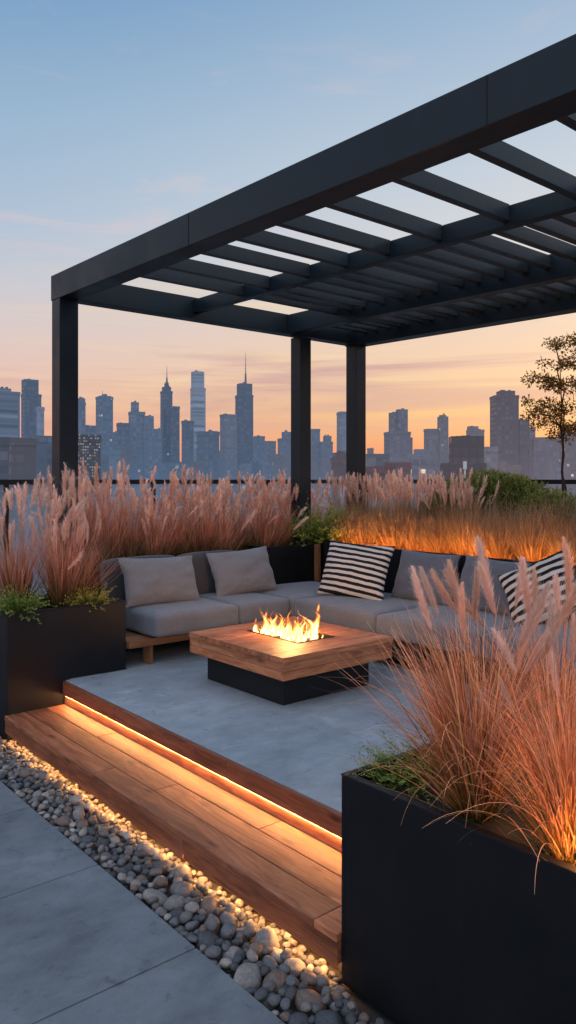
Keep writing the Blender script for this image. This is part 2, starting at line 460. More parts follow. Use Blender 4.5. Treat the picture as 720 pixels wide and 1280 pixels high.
# wooden step
st = empty('wooden_step', (2.16, 3.75, GROUND))
tag(st, 'long reddish timber step lit by the light strip along the deck edge', 'step')
def local(o, root):
    o.matrix_parent_inverse = Matrix.Translation(-Vector(root.location)) if root.rotation_euler.z == 0 else root.matrix_basis.inverted()
    return o
b = MB()
bw = [(1.945, 2.092), (2.096, 2.243), (2.247, 2.391)]
for i, (x0, x1) in enumerate(bw):
    cuts = [[YR + .005, 2.17, 4.06, YL - .005], [YR + .005, 3.62, YL - .005], [YR + .005, 2.9, 4.62, YL - .005]][i]
    for k in range(len(cuts) - 1):
        b.box(x0, x1, cuts[k], cuts[k + 1] - .003, -.205, -.175, axis=1)
local(b.build('tread', M['step'], st, bevel=.004), st)
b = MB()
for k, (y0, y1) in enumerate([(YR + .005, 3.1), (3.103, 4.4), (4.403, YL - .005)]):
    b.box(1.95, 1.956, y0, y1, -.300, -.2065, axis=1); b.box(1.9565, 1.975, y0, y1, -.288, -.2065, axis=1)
local(b.build('front_board', M['step_shaded'], st, bevel=.003), st)
b = MB()
b.box(2.02, 2.032, YR + .02, YL - .02, GROUND - .03, -.22, axis=1)
for y in (2.1, 3.0, 3.9, 4.8, 5.4):
    b.box(2.04, 2.37, y, y + .05, GROUND - .03, -.2065, axis=0)
local(b.build('step_frame', M['bed'], st), st)
b = MB()
b.box(1.9585, 1.974, YR + .03, YL - .04, -.2975, -.2885)
o = b.build('led_strip', M['led_low'])
tag(o, 'warm LED strip tucked under the step nosing and lighting the pebbles', 'light strip')

# ------------------------------------------------------------------ planters
def planter_L(name, label, x0, x1, y0, y1, ztop, deckside, t=.018):
    """open black box whose foot steps over the deck edge at x = deckside"""
    root = empty(name, (x0, y0, GROUND)); tag(root, label, 'planter')
    zb = GROUND - .02
    b = MB()
    prof = [(x0, zb), (deckside - .012, zb), (deckside - .012, .003), (x1, .003), (x1, ztop), (x0, ztop)]
    b.prism(prof, y0, y0 + t, 'xz')
    b.prism(prof, y1 - t, y1, 'xz')
    b.box(x0, x0 + t, y0 + t, y1 - t, zb, ztop)
    b.box(x1 - t, x1, y0 + t, y1 - t, .003, ztop)
    local(b.build('planter_wall', M['black'], root, bevel=.0025), root)
    b = MB()
    w_ = .032
    b.box(x0 - .002, x1 + .002, y0 - .002, y0 + w_, ztop + .0005, ztop + .006)
    b.box(x0 - .002, x1 + .002, y1 - w_, y1 + .002, ztop + .0005, ztop + .006)
    b.box(x0 - .002, x0 + w_, y0 + w_, y1 - w_, ztop + .0005, ztop + .006)
    b.box(x1 - w_, x1 + .002, y0 + w_, y1 - w_, ztop + .0005, ztop + .006)
    local(b.build('rim', M['black'], root, bevel=.002), root)
    local(soil_mesh(x0 + t, x1 - t, y0 + t, y1 - t, ztop - .07, root), root)
    return root

def soil_mesh(x0, x1, y0, y1, z, root):
    nx = max(6, int((x1 - x0) / .035)); ny = max(6, int((y1 - y0) / .035))
    vs = []
    for j in range(ny + 1):
        for i in range(nx + 1):
            x = x0 + (x1 - x0) * i / nx; y = y0 + (y1 - y0) * j / ny
            vs.append((x, y, z + .03 * mnoise.noise(Vector((x * 6, y * 6, 1))) + .02 * mnoise.noise(Vector((x * 25, y * 25, 3)))))
    fs = np.array([[j * (nx + 1) + i, j * (nx + 1) + i + 1, (j + 1) * (nx + 1) + i + 1, (j + 1) * (nx + 1) + i] for j in range(ny) for i in range(nx)])
    return link('soil', mesh_np('soil', np.array(vs), fs, None, True), M['soil'], root)

pl_left = planter_L('planter', 'tall black metal planter at the far left end of the timber step', 1.97, 2.905, YL, 6.02, .54, 2.403)
pl_right = planter_L('planter', 'large black metal planter in the right foreground beside the pebbles', 1.965, 2.76, -.6, YR, .41, 2.776)

def planter_box(name, label, x0, x1, y0, y1, z0, ztop, t=.02, soil=.06):
    root = empty(name, ((x0 + x1) / 2, (y0 + y1) / 2, z0)); tag(root, label, 'planter')
    b = MB()
    b.box(x0, x1, y0, y0 + t, z0, ztop); b.box(x0, x1, y1 - t, y1, z0, ztop)
    b.box(x0, x0 + t, y0 + t, y1 - t, z0, ztop); b.box(x1 - t, x1, y0 + t, y1 - t, z0, ztop)
    local(b.build('planter_wall', M['black'], root, bevel=.003), root)
    local(soil_mesh(x0 + t, x1 - t, y0 + t, y1 - t, ztop - soil, root), root)
    return root
planter_box('planter', 'long low black planter behind the back cushions of the left sofa', 2.93, 4.93, 6.26, 7.05, .003, .70)
planter_box('planter', 'black corner planter holding the fern bush between the two sofas', 4.94, 6.72, 6.22, 7.05, .003, .80)
planter_box('planter', 'long black planter with glowing grass behind the right sofa', 5.64, 6.72, .6, 6.12, .003, .82, soil=.10)
b = MB(); b.box(5.575, 5.628, 6.15, 6.205, .003, .80, axis=2)
tag(b.build('wooden_post', M['teak'], bevel=.006), 'short square timber post beside the black corner planter', 'post')

# ------------------------------------------------------------------ pergola
pg = empty('pergola', (4.7, 4.0, 0)); tag(pg, 'dark steel pergola with open slatted roof over the lounge', 'pergola')
YB = 6.60     # rear beam line
XF, XB = 2.90, 6.62
def zroof(y): return 3.125 - .017 * (YB - y)
def sloped(b, x0, x1, y0, y1, dz0, dz1, axis=1):
    vs = [(x0, y0, zroof(y0) + dz0), (x1, y0, zroof(y0) + dz0), (x1, y1, zroof(y1) + dz0), (x0, y1, zroof(y1) + dz0),
          (x0, y0, zroof(y0) + dz1), (x1, y0, zroof(y0) + dz1), (x1, y1, zroof(y1) + dz1), (x0, y1, zroof(y1) + dz1)]
    b.hexa(vs, axis)
YN = -1.6
b = MB(); sloped(b, XF - .09, XF + .09, YN, YB + .10, 0, .225)
local(b.build('beam', M['steel'], pg, bevel=.004), pg)
b = MB(); sloped(b, XB - .09, XB + .09, YN, YB + .10, 0, .225)
local(b.build('beam', M['steel'], pg, bevel=.004), pg)
b = MB(); sloped(b, XF + .0905, XB - .0905, YB - .08, YB + .08, .006, .222)
local(b.build('beam', M['steel'], pg, bevel=.004), pg)
b = MB(); sloped(b, XF + .0905, XB - .0905, YN, YN + .16, .006, .222)
local(b.build('beam', M['steel'], pg, bevel=.004), pg)
for y_ in (4.4, 2.0):
    b = MB(); zz0 = zroof(y_)
    b.box(XF - .0925, XF - .0905, y_ - .003, y_ + .003, zz0 + .003, zz0 + .222)
    local(b.build('beam_joint', M['rail'], pg), pg)
P1, P2 = 4.26, 5.52
b = MB(); sloped(b, P1 - .04, P1 + .04, YN + .1605, YB - .0805, .065, .195)
local(b.build('purlin', M['steel'], pg, bevel=.003), pg)
b = MB(); sloped(b, P2 - .06, P2 + .06, YN + .1605, YB - .0805, .01, .215)
local(b.build('purlin', M['steel'], pg, bevel=.003), pg)
def slats(x0, x1, sp, h, wd, z1, yoff, tilt=.0):
    y = YB - .22 - yoff
    while y > YN + .3:
        jit = random.uniform(-.07, .07) * sp / .47
        b = MB()
        y0, y1 = y - wd / 2 + jit, y + wd / 2 + jit
        z = zroof(y)
        vs = [(x0, y0 - tilt, z + z1 - h), (x1, y0 - tilt, z + z1 - h), (x1, y1 - tilt, z + z1 - h), (x0, y1 - tilt, z + z1 - h),
              (x0, y0, z + z1), (x1, y0, z + z1), (x1, y1, z + z1), (x0, y1, z + z1)]
        b.hexa(vs, 0)
        local(b.build('slat', M['slat'], pg, bevel=.002, seg=1), pg)
        y -= sp
slats(XF + .0905, P1 - .0405, .475, .105, .055, .20, .66)
slats(P1 + .0405, P2 - .0605, .225, .095, .06, .20, .62)
slats(P2 + .0605, XB - .0905, .165, .075, .06, .20, .05)
for px_, w_ in ((2.902, .178), (5.73, .16), (6.62, .17)):
    b = MB(); b.box(px_ - w_ / 2, px_ + w_ / 2, YB - .085, YB + .085, .0, zroof(YB) - .002, axis=2)
    local(b.build('post', M['steel'], pg, bevel=.004), pg)
b = MB(); b.box(XB - .085, XB + .085, YN - .0, YN + .17, 0, zroof(YN) - .002, axis=2)
local(b.build('post', M['steel'], pg, bevel=.004), pg)

# ------------------------------------------------------------------ railing
def mat_glass():
    t = NT('rail_glass')
    g = t.principled((.75, .85, .88), .03, spec=.5, **{'Alpha': .07})
    return t.finish(g)
M['glass'] = mat_glass()
def railing(label, p0, p1, n):
    (x0, y0), (x1, y1) = p0, p1
    L = math.hypot(x1 - x0, y1 - y0); a = math.atan2(y1 - y0, x1 - x0)
    root = empty('glass_railing', (x0, y0, GROUND), a); tag(root, label, 'railing')
    top = CAMZ + .005 - GROUND
    b = MB(); b.box(0, L, -.03, .03, top - .05, top); b.build('handrail', M['rail'], root, bevel=.004)
    b = MB(); b.box(0, L, -.025, .025, .0, .10); b.build('bottom_rail', M['rail'], root, bevel=.003)
    for k in range(n + 1):
        xx = min(max(L * k / n, .021), L - .021)
        b = MB(); b.box(xx - .02, xx + .02, -.02, .02, .1005, top - .0505); b.build('rail_post', M['rail'], root, bevel=.002)
    for k in range(n):
        b = MB(); b.box(L * k / n + .03, L * (k + 1) / n - .03, -.006, .006, .13, top - .06); b.build('glass_pane', M['glass'], root)
railing('black topped glass railing running behind the left sofa and post', (-2.2, 7.45), (7.55, 7.45), 6)
railing('black topped glass railing behind the glowing grass on the right', (7.6, 7.40), (7.6, 1.0), 4)

# ------------------------------------------------------------------ sofas
def cushion_mesh(name, lx, ly, lz, r=.05, puff=.02, n=14, seed=0, sag=0.0):
    """rounded, slightly puffed box centred on x,y with its foot at z=0"""
    bm = bmesh.new()
    bmesh.ops.create_cube(bm, size=2)
    bmesh.ops.subdivide_edges(bm, edges=bm.edges[:], cuts=n, use_grid_fill=True)
    hx, hy, hz = lx / 2, ly / 2, lz / 2
    for v in bm.verts:
        c = v.co
        # concentrate the grid near the edges
        p = Vector((math.copysign(abs(c.x) ** .7, c.x) * hx, math.copysign(abs(c.y) ** .7, c.y) * hy, math.copysign(abs(c.z) ** .8, c.z) * hz))
        q = Vector((max(-hx + r, min(hx - r, p.x)), max(-hy + r, min(hy - r, p.y)), max(-hz + r, min(hz - r, p.z))))
        dlt = p - q
        if dlt.length > 1e-9: p = q + dlt.normalized() * min(dlt.length, r) if dlt.length > r else p
        fx, fy, fz_ = 1 - (p.x / hx) ** 4, 1 - (p.y / hy) ** 4, 1 - (p.z / hz) ** 4
        p.z += math.copysign(puff, p.z) * max(0, fx) * max(0, fy) * (1 if p.z > 0 else .2)
        p.y += math.copysign(puff * .5, p.y) * max(0, fx) * max(0, fz_)
        p.x += math.copysign(puff * .5, p.x) * max(0, fy) * max(0, fz_)
        nz = mnoise.noise(Vector((p.x * 5 + seed * 3.1, p.y * 5, p.z * 5))) * .006 + mnoise.noise(Vector((p.x * 14 + seed, p.y * 14, p.z * 14))) * .0025
        p += dlt.normalized() * nz if dlt.length > 1e-9 else Vector((0, 0, nz))
        v.co = p + Vector((0, 0, hz))
    me = bpy.data.meshes.new(name); bm.to_mesh(me); bm.free()
    me.polygons.foreach_set('use_smooth', np.ones(len(me.polygons), dtype=bool))
    return me
def piping(lx, ly, z, r, parent):
    b = MB(); pts = []
    hx, hy = lx / 2 - .012, ly / 2 - .012
    for cx, cy, a0 in ((hx - r, hy - r, 0), (-hx + r, hy - r, 90), (-hx + r, -hy + r, 180), (hx - r, -hy + r, 270)):
        for k in range(5):
            a = R(a0 + 90 * k / 4); pts.append((cx + r * math.cos(a), cy + r * math.sin(a), z))
    pts.append(pts[0])
    b.tube(pts, .006, 6)
    return b.build('piping', M['pipe'], parent, smooth=True)

sl = empty('outdoor_sofa', (3.1, 5.6, 0))
tag(sl, 'grey two seat outdoor sofa on low timber frame left of the fire table', 'sofa')
SZ0, SZ1 = .235, .43
sd = {'lx': 0}
b = MB()
b.box(2.915, 4.50, 5.42, 5.47, .165, .225, axis=0)
b.box(2.915, 4.50, 6.08, 6.13, .165, .225, axis=0)
for k in range(9):
    y = 5.475 + k * .067
    b.box(2.915, 4.50, y, y + .060, .195, .224, axis=0)
local(b.build('frame', M['teak'], sl, bevel=.003), sl)
for (x, y) in ((3.125, 5.475), (4.40, 5.475), (3.125, 6.03), (4.40, 6.03)):
    b = MB(); b.box(x, x + .035, y, y + .11, .0, .194, axis=2)
    local(b.build('leg', M['teak'], sl, bevel=.003), sl)
for i, (x0, x1) in enumerate(((3.10, 3.93), (3.935, 4.50))):
    lx, ly = x1 - x0, .80
    o = link('seat_cushion', cushion_mesh('seat_cushion', lx, ly, SZ1 - SZ0 - .012, .036, .013, seed=i), M['seat'], sl)
    local(o, sl); o.location = ((x0 + x1) / 2, 5.33 + ly / 2, SZ0)
    piping(lx, ly, .148, .04, o)
for i, (x0, x1) in enumerate(((3.05, 3.78), (3.79, 4.52))):
    lx = x1 - x0
    o = link('back_cushion', cushion_mesh('back_cushion', lx, .16, .385, .045, .025, seed=10 + i), M['back'], sl)
    local(o, sl); o.location = ((x0 + x1) / 2, 6.10, .405); o.rotation_euler = (R(-8), 0, 0)
b = MB()
b.box(3.05, 4.52, 6.165, 6.185, .20, .62, axis=0)
local(b.build('back_panel', M['teak'], sl, bevel=.003), sl)

sr = empty('outdoor_sofa', (4.9, 4.0, 0))
tag(sr, 'grey sectional sofa filling the corner and running along the right side', 'sofa')
b = MB()
b.box(4.56, 4.61, 2.10, 6.10, .06, .225, axis=1)
b.box(5.40, 5.45, 2.10, 6.10, .06, .225, axis=1)
b.box(4.612, 5.398, 2.10, 2.14, .06, .225, axis=0)
b.box(4.612, 5.398, 6.06, 6.10, .06, .225, axis=0)
for k in range(11):
    b.box(4.63 + k * .07, 4.69 + k * .07, 2.142, 6.058, .195, .224, axis=1)
local(b.build('frame', M['base'], sr, bevel=.003), sr)
for (x, y) in ((4.62, 2.15), (5.33, 2.15), (4.62, 4.0), (5.33, 4.0), (4.62, 5.98), (5.33, 5.98)):
    b = MB(); b.box(x, x + .06, y, y + .06, 0, .0595, axis=2)
    local(b.build('leg', M['base'], sr), sr)
for i, (y0, y1) in enumerate(((5.30, 6.14), (4.285, 5.295), (3.27, 4.28), (2.10, 3.265))):
    ly, lx = y1 - y0, .96
    o = link('seat_cushion', cushion_mesh('seat_cushion', lx, ly, SZ1 - SZ0 - .012, .036, .013, seed=20 + i), M['seat'], sr)
    local(o, sr); o.location = (4.51 + lx / 2, (y0 + y1) / 2, SZ0)
    piping(lx, ly, .148, .04, o)

# loose pillows
def pillow_mesh(name, wd, ht, th, seed=0, n=26, pinch=.07):
    vs = []; fs = []
    for side in (-1, 1):
        for j in range(n + 1):
            for i in range(n + 1):
                u = -1 + 2 * i / n; v = -1 + 2 * j / n
                u = math.sin(u * math.pi / 2) * .5 + u * .5; v = math.sin(v * math.pi / 2) * .5 + v * .5
                x = wd / 2 * u * (1 - pinch * (1 - v * v)); z = ht / 2 * v * (1 - pinch * (1 - u * u))
                k = max(0, (1 - u * u) * (1 - v * v)) ** .48
                y = side * th / 2 * k
                wr = mnoise.noise(Vector((u * 2.6 + seed * 5.3, v * 2.6, side))) * .016 + mnoise.noise(Vector((u * 6 + seed, v * 6 + seed, side))) * .007
                # tension folds running out of the corners
                rr = math.hypot(abs(u) - 1, abs(v) - 1)
                wr += math.sin(math.atan2(1 - abs(v), 1 - abs(u) + 1e-6) * 14 + seed) * .006 * max(0, 1 - rr * 1.2)
                y += side * wr * min(1, k * 2.2)
                x += mnoise.noise(Vector((v * 2 + seed, side * .1, 4))) * .008
                vs.append((x, y, z + ht / 2))
    m = (n + 1) * (n + 1)
    for s in (0, 1):
        for j in range(n):
            for i in range(n):
                q = [s * m + j * (n + 1) + i, s * m + j * (n + 1) + i + 1, s * m + (j + 1) * (n + 1) + i + 1, s * m + (j + 1) * (n + 1) + i]
                fs.append(q if s == 0 else q[::-1])
    bm = bmesh.new()
    bv = [bm.verts.new(p) for p in vs]
    for q in fs: bm.faces.new([bv[k] for k in q])
    bmesh.ops.remove_doubles(bm, verts=bm.verts[:], dist=.0012)
    bmesh.ops.recalc_face_normals(bm, faces=bm.faces)
    me = bpy.data.meshes.new(name); bm.to_mesh(me); bm.free()
    me.polygons.foreach_set('use_smooth', np.ones(len(me.polygons), dtype=bool))
    return me
def pillow(label, loc, wd, ht, th, rz, lean, roll, mat, seed):
    o = link('throw_pillow', pillow_mesh('throw_pillow', wd, ht, th, seed), mat)
    o.matrix_world = Matrix.Translation(loc) @ Matrix.Rotation(R(rz), 4, 'Z') @ Matrix.Rotation(R(-lean), 4, 'X') @ Matrix.Rotation(R(roll), 4, 'Y')
    tag(o, label, 'pillow')
    return o
pillow('plain light grey pillow leaning on the left end of the left sofa', (3.44, 5.76, .425), .76, .43, .22, 2, 22, 2, M['pillow'], 1)
pillow('plain light grey pillow on the left sofa, nearer the corner fern', (4.36, 5.78, .425), .70, .44, .22, -4, 22, -3, M['pillow'], 2)
pillow('black and white striped pillow upright in the corner of the right sofa', (4.90, 4.98, .420), .68, .54, .22, -71, 24, 3, M['stripe'], 3)
pillow('slate grey pillow next to the upright striped pillow on the right sofa', (5.22, 4.42, .425), .66, .46, .20, -88, 20, 1, M['pillow2'], 4)
pillow('slate grey pillow on the right sofa, between plain pillow and slumped striped pillow', (5.20, 3.72, .425), .66, .46, .20, -90, 22, 2, M['pillow2'], 5)
pillow('slumped black and white striped pillow half hidden by the foreground plumes', (5.12, 3.08, .44), .58, .52, .20, -84, 24, -28, M['stripe2'], 6)

# ------------------------------------------------------------------ fire table
ft = empty('fire_table', (3.63, 4.31, 0)); tag(ft, 'square timber fire pit table on a recessed black base', 'fire table')
TX0, TX1, TY0, TY1, TZ = 3.11, 4.15, 3.755, 4.865, .362
FX0, FX1, FY0, FY1 = 3.47, 3.83, 4.03, 4.62
b = MB(); b.box(3.235, 4.05, 3.905, 4.80, .002, .2095)
local(b.build('base', M['base'], ft, bevel=.004), ft)
b = MB()
ny = 8; hh = (TY1 - TY0) / ny
yb = [TY0, 3.892, 4.029, 4.177, 4.325, 4.473, 4.621, 4.743, TY1]
for k in range(ny):
    y0, y1 = yb[k] + .001, yb[k + 1] - .001
    if y1 <= FY0 + .001 or y0 >= FY1 - .001:
        b.box(TX0, TX1, y0, y1, TZ - .035, TZ, axis=0)
    else:
        b.box(TX0, FX0, y0, y1, TZ - .035, TZ, axis=0)
        b.box(FX1, TX1, y0, y1, TZ - .035, TZ, axis=0)
local(b.build('tabletop', M['table'], ft, bevel=.002), ft)
b = MB(); t_ = .022; z0, z1, zm = .211, TZ - .0355, .266
for (za, zb) in ((z0, zm - .001), (zm + .001, z1)):
    b.box(TX0 + .006, TX0 + .006 + t_, TY0 + .03, TY1 - .03, za, zb, axis=1)
    b.box(TX1 - .006 - t_, TX1 - .006, TY0 + .03, TY1 - .03, za, zb, axis=1)
    b.box(TX0 + .006, TX1 - .006, TY0 + .006, TY0 + .0285, za, zb, axis=0)
    b.box(TX0 + .006, TX1 - .006, TY1 - .0285, TY1 - .006, za, zb, axis=0)
local(b.build('apron', M['table'], ft, bevel=.002), ft)
b = MB(); q = .012
b.box(FX0 + .002, FX1 - .002, FY0 + .002, FY0 + q, TZ - .08, TZ + .004); b.box(FX0 + .002, FX1 - .002, FY1 - q, FY1 - .002, TZ - .08, TZ + .004)
b.box(FX0 + .002, FX0 + q, FY0 + q, FY1 - q, TZ - .08, TZ + .004); b.box(FX1 - q, FX1 - .002, FY0 + q, FY1 - q, TZ - .08, TZ + .004)
b.box(FX0 + q, FX1 - q, FY0 + q, FY1 - q, TZ - .085, TZ - .075)
local(b.build('burner_tray', M['rail'], ft, bevel=.001), ft)
# lava rock bed in the tray
vs, fs = [], []
bm = bmesh.new()
for k in range(170):
    x = random.uniform(FX0 + .03, FX1 - .03); y = random.uniform(FY0 + .03, FY1 - .03)
    s = random.uniform(.012, .026)
    ret = bmesh.ops.create_icosphere(bm, subdivisions=1, radius=s, matrix=Matrix.Translation((x, y, TZ - .055 + random.uniform(0, .035))) @ Matrix.Rotation(random.random() * 6, 4, 'X') @ Matrix.Diagonal((1, random.uniform(.6, 1), random.uniform(.6, 1), 1)))
    for v in ret['verts']: v.co += Vector((random.gauss(0, .003), random.gauss(0, .003), random.gauss(0, .003)))
me = bpy.data.meshes.new('lava_rock'); bm.to_mesh(me); bm.free()
o = link('lava_rock', me, M['rock'], ft); local(o, ft); o['kind'] = 'stuff'

# flames
def mat_fire():
    t = NT('flame')
    tt = t.attr('t'); r = t.attr('rnd')
    o = t.obj()
    nz = t.noise(t.mapping(o, (34, 34, 11)), 1.0, 5, .62, 1.2)
    lw = t.n('ShaderNodeLayerWeight', {'Blend': .5}).outputs['Facing']
    core = t.math('POWER', t.math('SUBTRACT', 1.0, lw, True), 1.9)
    heat = t.math('SUBTRACT', t.math('ADD', t.math('MULTIPLY', core, .55), t.math('MULTIPLY', nz, .35)), t.math('MULTIPLY', tt, .55))
    c = t.ramp(heat, [(0, (.75, .085, .008)), (.16, (1, .20, .022)), (.34, (1, .42, .08)), (.52, (1, .66, .26)), (.7, (1, .85, .55))])
    e = t.n('ShaderNodeMapRange', {'Value': heat, 'From Min': -.1, 'From Max': .6, 'To Min': .9, 'To Max': 5.0}).outputs[0]
    em = t.n('ShaderNodeEmission', {'Color': c, 'Strength': e}).outputs[0]
    al = t.math('MULTIPLY', t.math('MULTIPLY', core, t.ramp(tt, [(0, (.1, .1, .1)), (.10, (.8, .8, .8)), (.55, (.62, .62, .62)), (1, (.0, .0, .0))])), t.ramp(nz, [(.36, (.05, .05, .05)), (.58, (1, 1, 1))]), True)
    return t.finish(t.n('ShaderNodeMixShader', {0: al, 1: t.n('ShaderNodeBsdfTransparent').outputs[0], 2: em}).outputs[0])
M['fire'] = mat_fire()
vs, fs, ta, ra = [], [], [], []
def flame(x, y, z, h, w_, seed):
    n0 = len(vs); rings, seg = 16, 9
    for i in range(rings + 1):
        t = i / rings
        rad = w_ * (math.sin(min(1, t * 1.0 + .12) * math.pi) ** .75 if t < .99 else 0) * (1 - t) ** .55
        wob = .42 * h * t * t
        ox = mnoise.noise(Vector((seed * 3.7, t * 2.4, 0))) * wob * 2.2
        oy = mnoise.noise(Vector((seed * 3.7, t * 2.4, 9))) * wob * 2.2
        for k in range(seg):
            a = 2 * math.pi * k / seg + t * 2.2
            rr = rad * (1 + .45 * mnoise.noise(Vector((math.cos(a) * 1.2 + seed, math.sin(a) * 1.2, t * 4))))
            vs.append((x + ox + rr * math.cos(a), y + oy + rr * .8 * math.sin(a), z + h * t)); ta.append(t); ra.append((seed * .37) % 1)
    for i in range(rings):
        for k in range(seg):
            k2 = (k + 1) % seg
            fs.append((n0 + i * seg + k, n0 + i * seg + k2, n0 + (i + 1) * seg + k2, n0 + (i + 1) * seg + k))
fr = random.Random(5)
for k in range(130):
    y = fr.uniform(FY0 + .03, FY1 - .03); x = fr.uniform(FX0 + .04, FX1 - .04)
    h = fr.uniform(.045, .135) * (1.7 if fr.random() < .24 else 1)
    flame(x, y, TZ - .03, h, fr.uniform(.009, .022), k + 1)
for (x, y, h, w_, s) in ((3.74, 4.15, .36, .034, 71), (3.70, 4.12, .27, .036, 77), (3.76, 4.20, .25, .03, 78), (3.62, 4.33, .25, .030, 72), (3.60, 4.36, .18, .034, 79),
                         (3.56, 4.50, .25, .028, 73), (3.54, 4.47, .19, .03, 80), (3.66, 4.24, .17, .028, 74), (3.60, 4.56, .24, .026, 75), (3.64, 4.52, .20, .03, 81), (3.58, 4.20, .15, .026, 76), (3.52, 4.58, .16, .03, 82)):
    flame(x, y, TZ - .03, h, w_, s)
me = mesh_np('fire', np.array(vs), fs, {'t': np.array(ta), 'rnd': np.array(ra)}, True)
fire = link('fire', me, M['fire']); tag(fire, 'bright orange gas flames burning in the centre of the timber table', 'fire')
fl = bpy.data.lights.new('fire_light', 'POINT'); fl.energy = 25; fl.color = (1, .45, .14); fl.shadow_soft_size = .10
flo = bpy.data.objects.new('fire_light', fl); col.objects.link(flo); flo.location = (3.65, 4.31, TZ + .16)

# ------------------------------------------------------------------ pebbles
def pebble_mesh(seed):
    bm = bmesh.new(); bmesh.ops.create_icosphere(bm, subdivisions=3, radius=1)
    rr = random.Random(seed)
    sx, sy, sz = rr.uniform(.95, 1.25), rr.uniform(.75, .95), rr.uniform(.55, .78)
    cuts = [(Vector((rr.gauss(0, 1), rr.gauss(0, 1), rr.gauss(0, 1))).normalized(), rr.uniform(.72, .92)) for _ in range(5)]
    for v in bm.verts:
        p = v.co.copy()
        for nrm, dd in cuts:
            k = p.dot(nrm) - dd
            if k > 0: p -= nrm * k * .8
        p *= 1 + .16 * mnoise.noise(p * 1.1 + Vector((seed * 3.3, 0, 0))) + .04 * mnoise.noise(p * 3 + Vector((seed, 5, 0)))
        v.co = Vector((p.x * sx, p.y * sy, p.z * sz))
    me = bpy.data.meshes.new('pebble'); bm.to_mesh(me); bm.free()
    me.polygons.foreach_set('use_smooth', np.ones(len(me.polygons), dtype=bool))
    return me
def mat_pebble():
    t = NT('pebble_stone'); o = t.obj()
    oi = t.n('ShaderNodeObjectInfo').outputs['Random']; r = t.attr('rnd')
    k = t.math('FRACT', t.math('ADD', oi, r))
    c = t.ramp(k, [(0, (.075, .08, .088)), (.14, (.15, .145, .145)), (.3, (.20, .19, .185)), (.42, (.08, .088, .10)), (.55, (.27, .25, .235)), (.64, (.18, .135, .115)), (.74, (.13, .138, .15)), (.9, (.34, .31, .285)), (.95, (.075, .075, .08))], 'CONSTANT')
    n1 = t.noise(o, 3.2, 6, .65, .5); n2 = t.noise(o, 30, 3, .6)
    c = t.mix(.6, c, t.ramp(n1, [(.3, (.16, .16, .165)), (.7, (.66, .64, .62))]), 'OVERLAY')
    c = t.mix(t.math('MULTIPLY', t.ramp(n2, [(.55, (0, 0, 0)), (.75, (1, 1, 1))]), .3), c, (.08, .075, .07))
    return t.finish(t.principled(c, .68, t.bump(t.math('ADD', n1, t.math('MULTIPLY', n2, .25)), .3, .05), spec=.35))
M['pebble'] = mat_pebble()
PEB = [pebble_mesh(i + 1) for i in range(14)]
for me in PEB: me.materials.append(M['pebble'])
placed = []
pr = random.Random(21)
cell = {}
def try_pebble(x, y, r, zmax):
    z = GROUND - .055 + r * .62
    ix, iy = int(x / .1), int(y / .1)
    for a in (-1, 0, 1):
        for c in (-1, 0, 1):
            for (qx, qy, qz, qr) in cell.get((ix + a, iy + c), ()):
                d2 = (x - qx) ** 2 + (y - qy) ** 2; s = (r + qr) * .93
                if d2 < s * s: z = max(z, qz + math.sqrt(s * s - d2) * .74)
    if z > zmax: return False
    cell.setdefault((ix, iy), []).append((x, y, z, r)); placed.append((x, y, z, r))
    return True
for _ in range(170):       # the biggest stones first, near the pavement end
    try_pebble(pr.uniform(1.70, 1.925), pr.uniform(1.6, 3.6), pr.uniform(.036, .056), GROUND - .012)
for _ in range(3500):      # small stones tucked under the edge of the step
    try_pebble(pr.uniform(1.905, 2.012), pr.uniform(YR + .01, YL - .01), pr.uniform(.013, .021), GROUND - .026)
for phase, (tries, zmax) in enumerate(((7000, GROUND - .030), (9000, GROUND + .002))):
    for _ in range(tries):
        y = pr.uniform(1.55, 5.62)
        r = pr.uniform(.016, .032) if pr.random() < .58 else pr.uniform(.033, .058)
        r *= 1.0 - .22 * max(0, min(1, (y - 2.8) / 2))
        x = pr.uniform(1.655 + r * .9, 1.965 if y < YL else 1.95)
        if y < YR + .02 and x > 1.945 - r: continue
        if x > 1.948 - r * .8 and phase == 1: 
            continue
        if x > 1.90 and y > YR: r = min(r, .026)
        try_pebble(x, y, r, zmax)
    if phase == 0: n_first = len(placed)
def vis_size(p):
    return p[3] / math.sqrt(p[0] ** 2 + p[1] ** 2 + 3.3) * (1.0 if p[2] > GROUND - .034 else .5)
order = sorted(range(len(placed)), key=lambda i: -vis_size(placed[i]))
def peb_matrix(p):
    x, y, z, r = p
    return Matrix.Translation((x, y, z)) @ Matrix.Rotation(pr.uniform(0, 6.28), 4, 'Z') @ Matrix.Rotation(pr.gauss(0, .3), 4, 'X') @ Matrix.Rotation(pr.gauss(0, .3), 4, 'Y') @ Matrix.Scale(r * 1.06, 4)
for i in order[:300]:
    o = bpy.data.objects.new('pebble', PEB[pr.randrange(14)]); col.objects.link(o)
    o.matrix_world = peb_matrix(placed[i])
    tag(o, 'smooth grey river pebble in the bed between pavement and timber step', 'pebble', 'river pebbles beside the step')
V, Fc, RN = [], [], []; nb = 0
cov = [np.array([tuple(v.co) for v in me.vertices]) for me in PEB]
cof = [np.array([tuple(p.vertices) for p in me.polygons]) for me in PEB]
for i in order[300:]:
    k = pr.randrange(14); mtx = np.array(peb_matrix(placed[i]))
    V.append(cov[k] @ mtx[:3, :3].T + mtx[:3, 3]); Fc.append(cof[k] + nb); nb += len(cov[k]); RN.append(np.full(len(cov[k]), pr.random()))
